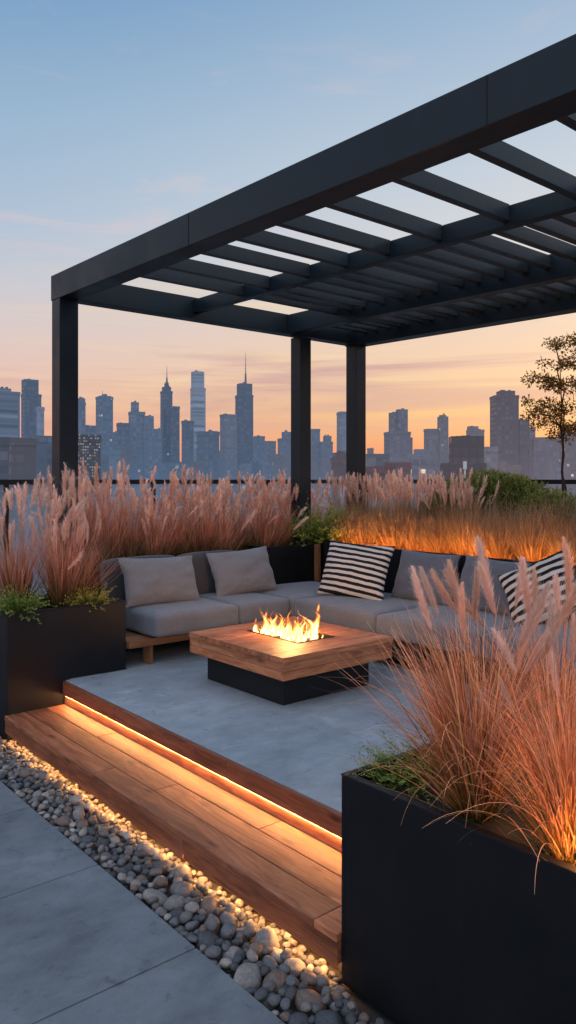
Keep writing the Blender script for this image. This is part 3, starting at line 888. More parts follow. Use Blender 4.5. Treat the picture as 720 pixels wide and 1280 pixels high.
if V:
    me = mesh_np('small_pebbles', np.vstack(V), np.vstack(Fc), {'rnd': np.concatenate(RN)}, True)
    o = link('pebble_gravel', me, M['pebble'])
    tag(o, 'smaller pebbles filling the far end and gaps of the pebble bed', 'pebbles', kind='stuff')

# ------------------------------------------------------------------ grasses
def ribbons(base, azim, lean, h, curl, width, segs, rnd, seedtw, kink=.0):
    """vectorised curved blades; returns verts, faces, t, rnd, tip, tipdir"""
    n = len(h)
    t = np.linspace(0, 1, segs + 1)
    # angle from vertical grows along the blade
    ang = lean[:, None] + curl[:, None] * t[None, :] ** 1.6
    ds = (h / segs)[:, None]
    rad = np.concatenate([np.zeros((n, 1)), np.cumsum(np.sin(ang[:, :-1]) * ds, 1)], 1)
    zz_ = np.concatenate([np.zeros((n, 1)), np.cumsum(np.cos(ang[:, :-1]) * ds, 1)], 1)
    wav = np.sin(t[None, :] * 5 + seedtw[:, None] * 6.28) * .02 * h[:, None] * t[None, :]
    ca, sa = np.cos(azim)[:, None], np.sin(azim)[:, None]
    px_ = base[:, 0:1] + rad * ca - wav * sa; py_ = base[:, 1:2] + rad * sa + wav * ca; pz_ = base[:, 2:3] + zz_
    wd = width[:, None] * np.clip((1 - t[None, :]) ** .6, .12, 1) * np.clip(.6 + t[None, :] * 3, .6, 1)
    tw = seedtw[:, None] * 6.28 + t[None, :] * 1.5
    wx, wy = np.cos(tw) * wd, np.sin(tw) * wd
    A = np.stack([px_ - wx, py_ - wy, pz_], -1); B = np.stack([px_ + wx, py_ + wy, pz_], -1)
    verts = np.stack([A, B], 2).reshape(-1, 3)
    i = np.arange(n)[:, None] * (segs + 1) * 2 + np.arange(segs)[None, :] * 2
    faces = np.stack([i, i + 1, i + 3, i + 2], -1).reshape(-1, 4)
    ta = np.repeat(np.tile(t, n), 2)
    ra_ = np.repeat(rnd, (segs + 1) * 2)
    P = np.stack([px_, py_, pz_], -1)
    tip = P[:, -1]; d = P[:, -1] - P[:, -2]; d /= np.linalg.norm(d, axis=1)[:, None] + 1e-9
    return verts, faces, ta, ra_, tip, d

def merge(parts):
    vs, fs, ts, rs = [], [], [], []; n = 0
    for v, f, t, r in parts:
        vs.append(v); fs.append(f + n); ts.append(t); rs.append(r); n += len(v)
    return np.vstack(vs), np.vstack(fs), np.concatenate(ts), np.concatenate(rs)

def plume_mesh(L, rad, hairs, hw, curve, seed):
    g = np.random.default_rng(seed)
    t = g.random(hairs) ** .9
    prof = np.sin(np.clip(t * .88 + .10, 0, 1) * np.pi) ** .75
    a = g.random(hairs) * 6.283
    cx = curve * (t ** 2) * L
    base = np.stack([cx, np.zeros(hairs), t * L], -1)
    out = np.stack([np.cos(a), np.sin(a), np.zeros(hairs)], -1)
    ln = rad * prof * g.uniform(.45, 1.15, hairs) * np.where(g.random(hairs) < .16, g.uniform(1.3, 2.0, hairs), 1.0)
    up = g.uniform(.5, 1.6, hairs)
    tip = base + out * ln[:, None] + np.array([0, 0, 1.0])[None] * (ln * up)[:, None]
    side = np.stack([-np.sin(a), np.cos(a), np.zeros(hairs)], -1) * (hw * g.uniform(.6, 1.3, hairs))[:, None]
    V_ = np.stack([base - side, base + side, tip + side * .35, tip - side * .35], 1).reshape(-1, 3)
    F_ = np.arange(hairs * 4).reshape(-1, 4)
    T_ = np.repeat(.15 + .85 * g.random(hairs) * .6 + .25 * t, 4); T_ = np.clip(T_, 0, 1)
    T_[2::4] = np.clip(T_[2::4] + .3, 0, 1); T_[3::4] = np.clip(T_[3::4] + .3, 0, 1)
    R_ = np.repeat(g.random(hairs), 4)
    # core
    m = 10; k = 6
    cv = []
    for i in range(m + 1):
        tt = i / m; rr = rad * .20 * math.sin(min(1, tt * .9 + .08) * math.pi) ** .8
        for j in range(k):
            b_ = 6.283 * j / k; cv.append((curve * tt * tt * L + rr * math.cos(b_), rr * math.sin(b_), tt * L))
    cf = [[i * k + j, i * k + (j + 1) % k, (i + 1) * k + (j + 1) % k, (i + 1) * k + j] for i in range(m) for j in range(k)]
    n = len(V_)
    V_ = np.vstack([V_, np.array(cv)]); F_ = np.vstack([F_, np.array(cf) + n])
    T_ = np.concatenate([T_, np.full(len(cv), .25)]); R_ = np.concatenate([R_, np.full(len(cv), .4)])
    return mesh_np('plume', V_, F_, {'t': T_, 'rnd': R_})

PL_FAR = [plume_mesh(1.0, .115 + .02 * (i % 3), 190, .022, [.1, .22, -.12, .3][i % 4], 40 + i) for i in range(6)]
PL_MID = [plume_mesh(1.0, .105 + .02 * (i % 3), 420, .011, [.1, .25, -.12, .32][i % 4], 60 + i) for i in range(6)]
PL_NEAR = [plume_mesh(1.0, .105 + .02 * (i % 3), 2200, .0052, [.06, .16, -.1, .22][i % 4], 80 + i) for i in range(6)]
for me in PL_FAR + PL_MID + PL_NEAR: me.materials.append(M['plume'])
PL_PALE = []
for me in PL_FAR:
    m2 = me.copy(); m2.materials.clear(); m2.materials.append(M['plume_pale']); PL_PALE.append(m2)
PL_PALE_MID = []
for me in PL_MID:
    m2 = me.copy(); m2.materials.clear(); m2.materials.append(M['plume_pale']); PL_PALE_MID.append(m2)

PL_PINK = []
for i, me in enumerate(PL_FAR):
    m2 = me.copy(); m2.materials.clear(); m2.materials.append(M['plume' if i % 2 else 'plume_pale']); PL_PINK.append(m2)

for i, me in enumerate(PL_NEAR[::2]):
    me.materials.clear(); me.materials.append(M['plume_pale'])

def add_plumes(root, tips, dirs, meshes, Lr, g, wscale=1.0):
    for p, d in zip(tips, dirs):
        if d[2] < .60: continue
        o = bpy.data.objects.new('plume', meshes[g.integers(len(meshes))]); col.objects.link(o)
        o.parent = root
        L = g.uniform(*Lr)
        q = Vector(d).to_track_quat('Z', 'X')
        mtx = Matrix.Translation(Vector(p)) @ q.to_matrix().to_4x4() @ Matrix.Rotation(g.uniform(-.6, .6), 4, 'Z') @ Matrix.Diagonal((L * wscale, L * wscale, L, 1))
        o.matrix_local = mtx

def clump(label, group, loc, seed, n_blade=600, h=(.5, .8), base_r=.09, lean=.22, curl=(.2, 1.2), wd=.003, segs=7,
          n_stem=14, hs=(.75, .95), lean_s=.18, plumes=PL_FAR, Lp=(.14, .2), mat='grass_pink', n_green=80, bias=(0, 0), plw=1.0, name='fountain_grass', curl_s=(.05, .5)):
    g = np.random.default_rng(seed)
    root = empty(name, loc)
    tag(root, label, 'ornamental grass', group)
    def mk(n, hr, ln, cr, w_, sg, br):
        a = g.random(n) * 6.283; rr = br * np.sqrt(g.random(n))
        base = np.stack([rr * np.cos(a), rr * np.sin(a), np.zeros(n)], -1)
        az_ = a + g.normal(0, .7, n)
        le = np.abs(g.normal(0, ln, n)) * (.35 + rr / br)
        vx = np.cos(az_) * le + bias[0]; vy = np.sin(az_) * le + bias[1]
        az_ = np.arctan2(vy, vx); le = np.hypot(vx, vy)
        return ribbons(base, az_, le, g.uniform(hr[0], hr[1], n), g.uniform(cr[0], cr[1], n) * g.random(n), np.full(n, w_) * g.uniform(.6, 1.3, n), sg, g.random(n), g.random(n))
    v, f, t, r, _, _ = mk(n_blade, h, lean, curl, wd, segs, base_r)
    parts = [(v, f, t, r)]
    tips = dirs = None
    if n_stem:
        v, f, t, r, tips, dirs = mk(n_stem, hs, lean_s, curl_s, wd * .8, segs, base_r * .7)
        parts.append((v, f, t * .8, r))
    me = mesh_np('blades', *[(x) for x in merge(parts)[:2]], {'t': merge(parts)[2], 'rnd': merge(parts)[3]})
    link('blades', me, M[mat], root)
    if n_green:
        v, f, t, r, _, _ = mk(n_green, (h[0] * .35, h[1] * .6), lean * 1.6, (curl[0], curl[1] * 1.4), wd * 1.1, segs, base_r * 1.2)
        link('green_leaves', mesh_np('green_leaves', v, f, {'t': t, 'rnd': r}), M['grass_green'], root)
    if n_stem:
        add_plumes(root, tips, dirs, plumes, Lp, g, plw)
    return root

# left planter: two big clumps + low ferns
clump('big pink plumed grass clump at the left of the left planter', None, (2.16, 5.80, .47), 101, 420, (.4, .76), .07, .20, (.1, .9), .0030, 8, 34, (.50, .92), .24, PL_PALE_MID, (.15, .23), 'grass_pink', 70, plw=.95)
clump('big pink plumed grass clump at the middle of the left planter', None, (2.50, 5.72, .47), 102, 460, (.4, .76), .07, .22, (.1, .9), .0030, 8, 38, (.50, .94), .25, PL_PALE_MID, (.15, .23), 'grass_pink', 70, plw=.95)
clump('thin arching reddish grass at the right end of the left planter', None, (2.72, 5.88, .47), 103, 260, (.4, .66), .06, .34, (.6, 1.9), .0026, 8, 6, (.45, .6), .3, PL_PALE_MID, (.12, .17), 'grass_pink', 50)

def fern(label, loc, seed, n=90, h=(.12, .24), spread=.6, mat='fern', leaf=.022, group=None, cat='fern', name='fern', lw=.004):
    g = np.random.default_rng(seed)
    root = empty(name, loc); tag(root, label, cat, group)
    a = g.random(n) * 6.283; rr = .05 * np.sqrt(g.random(n))
    base = np.stack([rr * np.cos(a), rr * np.sin(a), np.zeros(n)], -1)
    hh_ = g.uniform(*h, n)
    le = np.abs(g.normal(spread, .3, n)); cu = g.uniform(.3, 1.3, n)
    sg = 7
    v, f, t, r, _, _ = ribbons(base, a, le, hh_, cu, np.full(n, .0015), sg, g.random(n), g.random(n))
    parts = [(v, f, t * .6, r)]
    # leaflets along each stem
    P = v.reshape(n, sg + 1, 2, 3).mean(2)
    m = 26
    tt = np.linspace(.2, 1, m)
    idx = tt * sg; i0 = np.clip(np.floor(idx).astype(int), 0, sg - 1); fr_ = (idx - i0)[None, :, None]
    Q = P[:, i0] * (1 - fr_) + P[:, i0 + 1] * fr_
    k = n * m; Q = Q.reshape(-1, 3)
    d = g.normal(0, 1, (k, 3)); d[:, 2] = np.abs(d[:, 2]) * .7 + .1; d /= np.linalg.norm(d, axis=1)[:, None]
    L = leaf * g.uniform(.5, 1.3, k)
    s_ = np.cross(d, g.normal(0, 1, (k, 3))); s_ /= np.linalg.norm(s_, axis=1)[:, None] + 1e-9
    w_ = lw * g.uniform(.5, 1.2, k)
    tip = Q + d * L[:, None]; mid = Q + d * (L * .5)[:, None]
    V_ = np.stack([Q, mid + s_ * w_[:, None], tip, mid - s_ * w_[:, None]], 1).reshape(-1, 3)
    F_ = np.arange(k * 4).reshape(-1, 4)
    T_ = np.repeat(np.tile(tt, n), 4); R_ = np.repeat(g.random(k), 4)
    parts.append((V_, F_, T_, R_))
    v, f, t, r = merge(parts)
    link('fronds', mesh_np('fronds', v, f, {'t': t, 'rnd': r}), M[mat], root)
    return root
fern('low feathery green fern at the left front corner of the left planter', (2.09, 5.57, .49), 201, 130, (.15, .28), .7, 'fern_light')
fern('low golden green fern at the right front corner of the left planter', (2.68, 5.60, .48), 202, 110, (.12, .24), .7, 'fern_gold')
fern('small dark fern behind the pink clumps of the left planter', (2.30, 5.93, .48), 203, 70, (.14, .28), .7)

# row behind the left sofa
gl = np.random.default_rng(5)
for k, (x, hk) in enumerate(((2.96, .78), (3.18, 1.06), (3.36, 1.10), (3.54, .92), (3.74, .70), (3.92, .82), (4.10, .96), (4.28, .92), (4.50, .74), (4.68, .88), (4.88, .94), (5.10, .76), (5.28, .88), (5.48, .94), (5.72, .84), (6.0, .86))):
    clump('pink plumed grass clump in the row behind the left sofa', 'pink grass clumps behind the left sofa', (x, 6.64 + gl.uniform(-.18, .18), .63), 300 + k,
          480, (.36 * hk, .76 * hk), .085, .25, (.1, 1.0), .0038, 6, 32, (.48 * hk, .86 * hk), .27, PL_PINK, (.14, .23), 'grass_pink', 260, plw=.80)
# row behind the right sofa: plumed near the corner, soft tan grass further right
y = 6.6; k = 0
while y > 4.75:
    clump('pale plumed grass clump in the row right of the corner fern', 'pale plumed clumps by the rear posts', (6.42 + gl.uniform(-.15, .15), y, .74), 340 + k,
          380, (.34, .60), .12, .22, (.1, .8), .0042, 6, 30, (.44, .68), .2, PL_PALE, (.16, .25), 'grass_tan', 40, plw=.72)
    y -= gl.uniform(.22, .28); k += 1
y = 6.02; k = 0
while y > 1.7:
    clump('soft tan feather grass lit amber from below behind the right sofa', 'tan feather grass in the glowing planter', (5.95 + gl.uniform(-.05, .05), y, .72), 370 + k,
          460, (.18, .50 if k % 3 else .60), .08, .36, (.1, 1.4), .0034, 7, 0, mat='grass_tan', n_green=0, name='feather_grass')
    y -= gl.uniform(.17, .34); k += 1
y = 4.6; k = 0
while y > 1.9:
    clump('taller tan feather grass at the back of the glowing planter', 'tall tan feather grass in the back planter', (6.35 + gl.uniform(-.1, .1), y, .72), 400 + k,
          480, (.30, .62 if k % 3 else .72), .09, .34, (.1, 1.3), .0038, 7, 0, mat='grass_tan', n_green=50, name='feather_grass')
    y -= gl.uniform(.24, .34); k += 1
b = MB(); b.box(5.6605, 5.672, 1.2, 6.0, .788, .800)
tag(b.build('led_strip', M['led_bed']), 'amber LED strip inside the planter rim under the tan grass', 'light strip')

# corner fern bush
fern('bushy green fern in the black corner planter', (5.83, 6.36, .74), 210, 340, (.34, .56), .62, 'fern_light', .038, cat='fern', lw=.006)

# right planter in the foreground
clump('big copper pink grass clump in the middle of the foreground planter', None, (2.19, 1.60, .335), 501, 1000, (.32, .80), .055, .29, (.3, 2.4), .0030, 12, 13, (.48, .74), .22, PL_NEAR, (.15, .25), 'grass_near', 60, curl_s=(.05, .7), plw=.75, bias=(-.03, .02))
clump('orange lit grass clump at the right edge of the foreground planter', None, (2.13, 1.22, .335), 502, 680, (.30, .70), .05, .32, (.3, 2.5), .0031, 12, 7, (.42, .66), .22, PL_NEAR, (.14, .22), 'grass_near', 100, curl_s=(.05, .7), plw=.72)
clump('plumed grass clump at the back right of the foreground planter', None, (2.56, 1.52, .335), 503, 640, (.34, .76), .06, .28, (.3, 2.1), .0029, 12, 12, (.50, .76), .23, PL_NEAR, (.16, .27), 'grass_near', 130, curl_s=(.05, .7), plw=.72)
fern('small green fern in the near left corner of the foreground planter', (2.19, 1.925, .35), 220, 170, (.11, .21), .75, 'fern_light', .018, lw=.0022)
# dry straws lying on the soil
g = np.random.default_rng(9); n = 90
base = np.stack([g.uniform(2.02, 2.72, n), g.uniform(.9, 2.0, n), g.uniform(.345, .36, n)], -1)
v, f, t, r, _, _ = ribbons(base, g.random(n) * 6.28, g.uniform(1.1, 1.5, n), g.uniform(.06, .2, n), g.uniform(0, .5, n), np.full(n, .0016), 6, g.random(n), g.random(n))
tag(link('dry_straw', mesh_np('dry_straw', v, f, {'t': t * .4, 'rnd': r}), M['grass_near']), 'dry straw scattered over the soil of the foreground planter', 'straw', kind='stuff')
# warm uplight at the foot of the right hand clump
up = bpy.data.lights.new('planter_uplight_or_fill', 'POINT'); up.energy = 9; up.color = (1, .45, .13); up.shadow_soft_size = .03
upo = bpy.data.objects.new('planter_uplight_or_fill', up); col.objects.link(upo); upo.location = (2.05, 1.08, .45)

clump_fill = bpy.data.lights.new('planter_uplight_or_fill', 'POINT'); clump_fill.energy = 2.0; clump_fill.color = (1, .48, .18); clump_fill.shadow_soft_size = .03  # unseen fill light added between the clumps to brighten the grass
clump_fill_o = bpy.data.objects.new('planter_uplight_or_fill', clump_fill); col.objects.link(clump_fill_o); clump_fill_o.location = (2.32, 1.38, .50)

# ------------------------------------------------------------------ bush and tree behind
def leaf_cloud(name, centers, radii, n, leaf, wd, seed, mat, parent, up=.3):
    g = np.random.default_rng(seed)
    centers = np.array(centers); radii = np.array(radii)
    k = g.choice(len(centers), n, p=radii ** 2 / np.sum(radii ** 2))
    d = g.normal(0, 1, (n, 3)); d /= np.linalg.norm(d, axis=1)[:, None]
    rad = radii[k] * g.random(n) ** .42
    Q = centers[k] + d * rad[:, None] * np.array([1, 1, .8])
    dv = d * .7 + g.normal(0, .6, (n, 3)); dv[:, 2] += up; dv /= np.linalg.norm(dv, axis=1)[:, None]
    L = leaf * g.uniform(.5, 1.3, n)
    s_ = np.cross(dv, g.normal(0, 1, (n, 3))); s_ /= np.linalg.norm(s_, axis=1)[:, None] + 1e-9
    w_ = wd * g.uniform(.6, 1.2, n)
    tip = Q + dv * L[:, None]; mid = Q + dv * (L * .45)[:, None]
    V_ = np.stack([Q, mid + s_ * w_[:, None], tip, mid - s_ * w_[:, None]], 1).reshape(-1, 3)
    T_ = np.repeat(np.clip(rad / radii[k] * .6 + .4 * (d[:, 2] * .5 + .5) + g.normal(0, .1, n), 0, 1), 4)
    return link(name, mesh_np(name, V_, np.arange(n * 4).reshape(-1, 4), {'t': T_, 'rnd': np.repeat(g.random(n), 4)}), M[mat], parent)

def bush(label, loc, blobs, n, seed):
    root = empty('shrub', loc); tag(root, label, 'shrub')
    leaf_cloud('foliage', [b_[:3] for b_ in blobs], [b_[3] for b_ in blobs], n, .058, .0075, seed, 'bush', root, .25)
    b = MB()
    for i in range(7):
        a = i * .9; b.tube([(0, 0, 0), (.12 * math.cos(a), .12 * math.sin(a), .25), (.3 * math.cos(a), .3 * math.sin(a), .5)], [.014, .010, .004], 6)
    b.build('stem', M['trunk'], root, smooth=True)
    return root
bush('rounded dark green bush behind the tan grass left of the small tree', (6.98, 4.92, .78),
     [(0, 0, .50, .40), (-.1, .40, .44, .33), (.05, .74, .32, .27), (.1, -.34, .48, .32), (0, -.70, .38, .32), (.1, .14, .60, .28), (.1, -.2, .58, .26)], 21000, 31)
bush('yellow green bush at the foot of the small tree', (7.40, 3.75, .66),
     [(0, 0, .50, .30), (.1, .5, .44, .28), (-.1, -.5, .54, .34), (.1, -1.0, .6, .36)], 11000, 32)

def tree(label, loc, pads, leans, seed):
    """slim multi-stem tree; pads = (right, height, radius) of its layered leaf clusters"""
    g = random.Random(seed)
    root = empty('tree', loc); tag(root, label, 'tree')
    b = MB()
    stems = []
    for (lx, ly, tx, ty, hh) in leans:
        pts = [Vector((lx, ly, 0))]
        for i in range(1, 11):
            k = i / 10
            pts.append(Vector((lx + (tx - lx) * k ** 1.3 + g.gauss(0, .012), ly + (ty - ly) * k ** 1.3 + g.gauss(0, .012), hh * k)))
        stems.append(pts)
        b.tube([tuple(p) for p in pts], [.021 * (1 - .8 * i / 10) for i in range(11)], 7)
    cs, rs = [], []
    for (rt, zz_, rad) in pads:
        dp = g.uniform(-.28, .28)
        c = Vector((C40 * rt + S40 * dp, -S40 * rt + C40 * dp, zz_))
        best = min((p for st_ in stems for p in st_ if p.z < zz_ - .02), key=lambda p: (p - c).length + .25 * abs(p.z - zz_ + .25))
        m1 = best.lerp(c, .5) + Vector((g.gauss(0, .02), g.gauss(0, .02), .05))
        b.tube([tuple(best), tuple(m1), tuple(c)], [.009, .006, .003], 5)
        for q in range(5):
            a = g.uniform(0, 6.28); e = c + Vector((math.cos(a) * rad * 1.1, math.sin(a) * rad * 1.1, g.uniform(-.03, .06)))
            b.tube([tuple(m1), tuple((m1 + e) / 2 + Vector((0, 0, .02))), tuple(e)], [.0045, .003, .0015], 4)
            cs.append(tuple(e)); rs.append(rad * g.uniform(.35, .6))
        cs.append(tuple(c)); rs.append(rad * .6)
    b.build('trunk', M['trunk'], root, smooth=True)
    leaf_cloud('crown', cs, rs, 6200, .040, .009, seed, 'tree', root, -.1)
    return root
tree('slender sparse tree with bronze leaves at the right edge', (7.36, 4.20, .5),
     [(-.06, 2.46, .12), (.08, 2.38, .16), (-.30, 2.02, .14), (-.34, 1.66, .13), (.24, 2.44, .16), (-.20, 2.16, .13), (.02, 2.18, .15), (.22, 2.22, .16), (-.09, 1.96, .17), (.12, 1.98, .16), (-.27, 1.80, .13), (-.06, 1.74, .17),
      (.16, 1.72, .17), (.30, 1.92, .16), (-.20, 1.56, .13), (.06, 1.54, .14), (-.08, 1.44, .10), (.30, 1.58, .15)],
     [(-.06, .03, -.12, .05, 2.2), (.05, -.04, .10, -.1, 2.35), (.0, .06, .02, .1, 1.8)], 44)

# ------------------------------------------------------------------ the city
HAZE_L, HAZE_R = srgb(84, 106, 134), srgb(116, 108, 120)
_mc = {}
def mat_city(wallc, haze, hz, fl=4.0, colw=3.2, lit=0.0, contrast=.5, mist=.75, mist_h=60.0):
    lit_s = .42 if lit > .3 else 1.3
    k_ = (wallc, haze, hz, fl, colw, lit, contrast, mist)
    if k_ in _mc: return _mc[k_]
    t = NT('facade'); o = t.obj()
    s = t.n('ShaderNodeSeparateXYZ', {0: o})
    u = t.math('ADD', s.outputs[0], s.outputs[1])
    fu = t.math('FRACT', t.math('DIVIDE', u, colw)); fv = t.math('FRACT', t.math('DIVIDE', s.outputs[2], fl))
    win = t.math('MULTIPLY', t.math('GREATER_THAN', fu, .28), t.math('GREATER_THAN', fv, .38))
    cellv = t.n('ShaderNodeCombineXYZ', {0: t.math('FLOOR', t.math('DIVIDE', u, colw)), 1: t.math('FLOOR', t.math('DIVIDE', s.outputs[2], fl)), 2: t.math('MULTIPLY', t.n('ShaderNodeObjectInfo').outputs['Random'], 50.0)}).outputs[0]
    wn = t.n('ShaderNodeTexWhiteNoise', {'Vector': cellv}).outputs['Value']
    glass = t.ramp(wn, [(0, tuple(x * .35 for x in wallc)), (.6, tuple(x * .8 for x in wallc)), (1, tuple(min(1, x * 1.5 + .03) for x in wallc))])
    big = t.noise(t.mapping(o, (.02, .02, .012)), 1.0, 4, .6)
    wall = t.mix(.35, wallc, t.ramp(big, [(.3, tuple(x * .6 for x in wallc)), (.7, tuple(min(1, x * 1.4) for x in wallc))]))
    c = t.mix(t.math('MULTIPLY', win, contrast), wall, glass)
    d = t.principled(c, t.n('ShaderNodeMapRange', {'Value': win, 'To Min': .8, 'To Max': .35}).outputs[0], spec=.5)
    if lit > 0:
        on = t.math('MULTIPLY', t.math('MULTIPLY', t.math('GREATER_THAN', wn, 1 - lit), t.math('GREATER_THAN', fu, .45)), t.math('GREATER_THAN', fv, .55))
        em = t.n('ShaderNodeEmission', {'Color': (1, .80, .58), 'Strength': t.math('MULTIPLY', t.math('MULTIPLY', on, t.n('ShaderNodeMapRange', {'Value': t.math('FRACT', t.math('MULTIPLY', wn, 91.7)), 'To Min': .05, 'To Max': 1.0}).outputs[0]), lit_s)}).outputs[0]
        d = t.n('ShaderNodeAddShader', {0: d, 1: em}).outputs[0]
    # haze painted into the facades as emission, thicker near the streets
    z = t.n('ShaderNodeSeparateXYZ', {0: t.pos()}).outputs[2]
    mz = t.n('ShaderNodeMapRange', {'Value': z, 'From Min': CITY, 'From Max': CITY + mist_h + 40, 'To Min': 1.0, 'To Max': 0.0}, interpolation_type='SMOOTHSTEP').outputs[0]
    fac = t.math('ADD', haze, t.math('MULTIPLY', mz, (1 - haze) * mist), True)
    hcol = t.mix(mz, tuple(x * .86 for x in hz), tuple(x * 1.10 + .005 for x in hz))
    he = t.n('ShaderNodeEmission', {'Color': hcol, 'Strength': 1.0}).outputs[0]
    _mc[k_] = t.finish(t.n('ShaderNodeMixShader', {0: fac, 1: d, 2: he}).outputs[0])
    return _mc[k_]

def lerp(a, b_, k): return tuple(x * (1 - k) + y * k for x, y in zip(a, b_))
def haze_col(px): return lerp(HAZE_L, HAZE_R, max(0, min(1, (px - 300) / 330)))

def rot_box(b, w_, dp, z0, z1, cx=0, cy=0, taper=1.0):
    x0, x1, y0, y1 = cx - w_ / 2, cx + w_ / 2, cy - dp / 2, cy + dp / 2
    t = taper
    b.hexa([(x0, y0, z0), (x1, y0, z0), (x1, y1, z0), (x0, y1, z0),
            (cx - w_ / 2 * t, cy - dp / 2 * t, z1), (cx + w_ / 2 * t, cy - dp / 2 * t, z1), (cx + w_ / 2 * t, cy + dp / 2 * t, z1), (cx - w_ / 2 * t, cy + dp / 2 * t, z1)], 2)

def building(label, d, segs, wallc=(.22, .25, .30), haze=.62, rot=14, lit=.006, fl=4.0, colw=3.2, contrast=.55, spire=None, name='tower', group=None, extras=(), cat='building', hz=None):
    """segs: list of (px0, px1, ytop[, part name]) in the skyline seen from the terrace, at distance d; wider ones reach the street"""
    p0 = min(s[0] for s in segs); p1 = max(s[1] for s in segs); pc = (p0 + p1) / 2
    X, Y = at(pc, d)
    view = math.atan2(X, Y)                 # bearing of the tower
    root = empty(name, (X, Y, CITY), -view + R(rot))
    tag(root, label, cat, group)
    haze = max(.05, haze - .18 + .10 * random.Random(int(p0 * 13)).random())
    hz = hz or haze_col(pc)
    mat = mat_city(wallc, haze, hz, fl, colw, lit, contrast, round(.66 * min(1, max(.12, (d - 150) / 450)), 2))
    ca, sa = math.cos(R(rot)), abs(math.sin(R(rot)))
    sc = d / F
    for i, s in enumerate(segs):
        wpx = (s[1] - s[0]) * sc
        asp = .8
        W = wpx / (ca + asp * sa); D = W * asp
        off = ((s[0] + s[1]) / 2 - pc) * sc
        top = CAMZ + (600 - s[2]) * sc - CITY
        b = MB()
        cxl, cyl = off * math.cos(R(rot)), -off * math.sin(R(rot)) 
        k = .985 if i else 1.0
        rot_box(b, W, D * k, 0 if i == 0 or len(s) < 5 else s[4], top, cxl, cyl + i * .35, s[3] if len(s) > 3 else 1.0)
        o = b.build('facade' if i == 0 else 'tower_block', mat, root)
        # roof clutter
        if top > 10:
            rb = MB(); rr = random.Random(int(p0 * 7 + i))
            for q in range(rr.randint(1, 3)):
                ww = W * rr.uniform(.10, .26); 
                tx = s[3] if len(s) > 3 else 1.0
                rot_box(rb, ww, D * .4, top + .01, top + rr.uniform(.6, 2.0) * min(1.0, d / 800), cxl + rr.uniform(-.3, .3) * W * tx, cyl + i * .35)
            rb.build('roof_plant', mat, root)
        if i == 0:
            pb = MB(); rot_box(pb, W * (s[3] if len(s) > 3 else 1) + .6, D * (s[3] if len(s) > 3 else 1) + .6, top - 2.0, top + .6, cxl, cyl)
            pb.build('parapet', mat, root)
    if spire:
        spx, ys0, ys1, r0 = spire
        z0 = CAMZ + (600 - ys0) * sc - CITY - 1; z1 = CAMZ + (600 - ys1) * sc - CITY
        off = (spx - pc) * sc
        b = MB(); cx_, cy_ = off * math.cos(R(rot)), -off * math.sin(R(rot))
        b.tube([(cx_, cy_, z0), (cx_, cy_, z0 + (z1 - z0) * .35), (cx_, cy_, z0 + (z1 - z0) * .36), (cx_, cy_, z1)], [r0 * sc, r0 * .7 * sc, r0 * .4 * sc, r0 * .12 * sc], 6)
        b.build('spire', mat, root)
    return root

BL = (.20, .25, .32); BD = (.13, .165, .215); GR = (.22, .23, .26); BR = (.13, .085, .075); RED = (.16, .07, .06)
# --- left of the front post
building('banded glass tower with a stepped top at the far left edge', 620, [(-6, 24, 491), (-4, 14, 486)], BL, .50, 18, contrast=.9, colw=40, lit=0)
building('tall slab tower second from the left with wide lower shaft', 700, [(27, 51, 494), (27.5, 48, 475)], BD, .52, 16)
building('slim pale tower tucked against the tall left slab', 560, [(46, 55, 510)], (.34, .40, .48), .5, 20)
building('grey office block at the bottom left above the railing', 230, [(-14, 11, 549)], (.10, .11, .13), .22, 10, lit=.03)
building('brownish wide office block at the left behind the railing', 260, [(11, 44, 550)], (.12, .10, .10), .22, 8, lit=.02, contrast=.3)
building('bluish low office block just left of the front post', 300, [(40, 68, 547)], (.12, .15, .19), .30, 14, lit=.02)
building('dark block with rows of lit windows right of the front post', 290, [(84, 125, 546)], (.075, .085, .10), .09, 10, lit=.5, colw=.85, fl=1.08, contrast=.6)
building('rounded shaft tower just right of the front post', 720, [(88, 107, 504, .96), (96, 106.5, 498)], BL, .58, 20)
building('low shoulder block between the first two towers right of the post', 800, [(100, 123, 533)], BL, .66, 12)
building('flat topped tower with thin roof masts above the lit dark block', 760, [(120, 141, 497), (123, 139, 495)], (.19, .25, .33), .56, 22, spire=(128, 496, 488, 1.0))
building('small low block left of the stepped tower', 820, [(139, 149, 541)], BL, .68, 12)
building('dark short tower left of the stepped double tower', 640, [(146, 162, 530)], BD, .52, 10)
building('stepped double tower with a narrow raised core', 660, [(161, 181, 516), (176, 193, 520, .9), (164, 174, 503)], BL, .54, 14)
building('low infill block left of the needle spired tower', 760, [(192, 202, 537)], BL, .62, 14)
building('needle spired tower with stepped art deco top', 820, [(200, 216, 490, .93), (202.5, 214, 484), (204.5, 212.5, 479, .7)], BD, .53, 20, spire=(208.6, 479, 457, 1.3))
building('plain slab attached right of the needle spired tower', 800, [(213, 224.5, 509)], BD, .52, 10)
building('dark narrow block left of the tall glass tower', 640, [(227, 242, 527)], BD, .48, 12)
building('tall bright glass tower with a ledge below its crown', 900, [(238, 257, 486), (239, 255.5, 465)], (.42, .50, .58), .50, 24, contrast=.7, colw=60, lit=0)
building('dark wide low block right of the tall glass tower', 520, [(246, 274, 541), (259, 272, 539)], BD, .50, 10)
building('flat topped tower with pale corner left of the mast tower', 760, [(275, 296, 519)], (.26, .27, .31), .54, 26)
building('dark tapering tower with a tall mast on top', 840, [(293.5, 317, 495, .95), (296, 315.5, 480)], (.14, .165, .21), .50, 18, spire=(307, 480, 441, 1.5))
building('low pale block right of the mast tower', 1000, [(316, 331, 546)], BL, .70, 10)
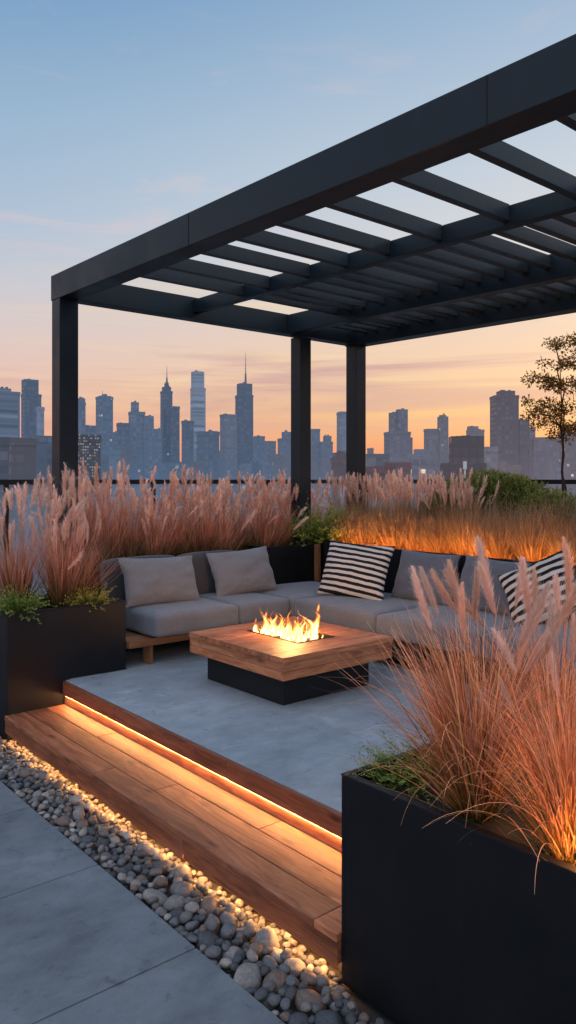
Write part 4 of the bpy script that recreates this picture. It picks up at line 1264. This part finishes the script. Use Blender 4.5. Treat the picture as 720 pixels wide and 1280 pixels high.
building('faint low block further right of the mast tower', 1100, [(329, 345, 552)], GR, .74, 14)
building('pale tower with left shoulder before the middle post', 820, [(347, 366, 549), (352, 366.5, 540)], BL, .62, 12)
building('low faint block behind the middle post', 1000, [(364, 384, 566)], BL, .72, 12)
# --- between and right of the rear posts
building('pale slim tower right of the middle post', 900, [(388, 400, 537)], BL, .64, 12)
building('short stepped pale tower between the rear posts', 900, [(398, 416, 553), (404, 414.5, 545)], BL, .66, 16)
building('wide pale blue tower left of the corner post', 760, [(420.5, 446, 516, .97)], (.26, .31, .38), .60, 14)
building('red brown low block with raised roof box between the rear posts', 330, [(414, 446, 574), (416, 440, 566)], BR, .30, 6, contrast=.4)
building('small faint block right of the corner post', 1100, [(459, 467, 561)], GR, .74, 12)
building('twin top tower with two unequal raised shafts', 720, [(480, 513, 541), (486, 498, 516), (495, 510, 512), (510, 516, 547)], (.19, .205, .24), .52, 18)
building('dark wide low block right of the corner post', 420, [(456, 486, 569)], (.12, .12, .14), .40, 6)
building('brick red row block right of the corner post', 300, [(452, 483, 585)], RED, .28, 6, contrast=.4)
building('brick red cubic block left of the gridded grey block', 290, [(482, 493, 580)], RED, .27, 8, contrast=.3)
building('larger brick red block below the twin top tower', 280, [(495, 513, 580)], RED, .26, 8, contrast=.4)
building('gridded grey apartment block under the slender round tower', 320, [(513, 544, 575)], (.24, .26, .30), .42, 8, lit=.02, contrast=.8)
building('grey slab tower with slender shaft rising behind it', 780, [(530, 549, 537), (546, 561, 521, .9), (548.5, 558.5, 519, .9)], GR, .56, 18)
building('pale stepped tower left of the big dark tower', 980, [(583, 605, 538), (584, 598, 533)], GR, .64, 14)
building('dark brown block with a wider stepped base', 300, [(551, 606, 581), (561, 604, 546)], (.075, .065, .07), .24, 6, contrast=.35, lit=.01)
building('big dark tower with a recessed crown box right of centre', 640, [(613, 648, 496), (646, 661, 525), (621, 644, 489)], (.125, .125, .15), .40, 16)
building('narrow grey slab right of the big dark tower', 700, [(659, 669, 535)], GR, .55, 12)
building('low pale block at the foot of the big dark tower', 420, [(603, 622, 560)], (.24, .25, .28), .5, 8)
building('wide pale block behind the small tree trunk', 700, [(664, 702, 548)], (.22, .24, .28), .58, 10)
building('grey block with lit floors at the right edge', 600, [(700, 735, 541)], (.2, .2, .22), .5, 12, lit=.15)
building('white pointed obelisk in front of the dark brown block', 250, [(579.2, 583, 579, .55)], (.7, .66, .62), .2, 8, name='obelisk', cat='monument', contrast=.0)
# hazy low fabric of the city along the foot of the skyline
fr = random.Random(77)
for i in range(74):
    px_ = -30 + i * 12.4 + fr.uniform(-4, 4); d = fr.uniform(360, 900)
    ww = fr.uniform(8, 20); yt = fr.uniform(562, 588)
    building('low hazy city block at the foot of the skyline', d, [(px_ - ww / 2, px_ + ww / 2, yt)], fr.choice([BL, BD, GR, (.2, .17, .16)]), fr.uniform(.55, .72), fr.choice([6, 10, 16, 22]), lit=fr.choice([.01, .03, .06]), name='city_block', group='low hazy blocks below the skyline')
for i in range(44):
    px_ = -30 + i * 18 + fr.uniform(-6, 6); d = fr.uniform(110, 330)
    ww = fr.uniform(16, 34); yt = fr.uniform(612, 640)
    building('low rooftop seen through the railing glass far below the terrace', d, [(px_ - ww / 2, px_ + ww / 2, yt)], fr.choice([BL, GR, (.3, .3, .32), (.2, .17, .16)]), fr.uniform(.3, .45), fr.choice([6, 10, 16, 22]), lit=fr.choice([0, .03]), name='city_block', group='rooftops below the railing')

# street level, running to the horizon
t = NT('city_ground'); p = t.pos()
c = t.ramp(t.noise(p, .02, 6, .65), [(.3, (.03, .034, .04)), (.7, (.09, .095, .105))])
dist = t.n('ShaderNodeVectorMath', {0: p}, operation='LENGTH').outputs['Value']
fac = t.n('ShaderNodeMapRange', {'Value': dist, 'From Min': 60, 'From Max': 900, 'To Min': .25, 'To Max': 1.0}).outputs[0]  # distance haze painted onto the ground as emission
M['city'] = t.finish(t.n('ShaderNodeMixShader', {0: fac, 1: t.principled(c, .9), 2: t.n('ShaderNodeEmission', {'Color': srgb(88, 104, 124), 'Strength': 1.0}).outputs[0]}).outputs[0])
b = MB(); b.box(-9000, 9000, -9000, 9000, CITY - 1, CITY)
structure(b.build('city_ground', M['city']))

# ------------------------------------------------------------------ render settings
scene.view_settings.view_transform = 'Standard'
scene.view_settings.look = 'None'
scene.view_settings.exposure = 0
scene.view_settings.gamma = 1
scene.render.engine = 'CYCLES'
scene.cycles.max_bounces = 7
scene.cycles.transparent_max_bounces = 24
scene.cycles.sample_clamp_indirect = 4.0
scene.cycles.use_denoising = True
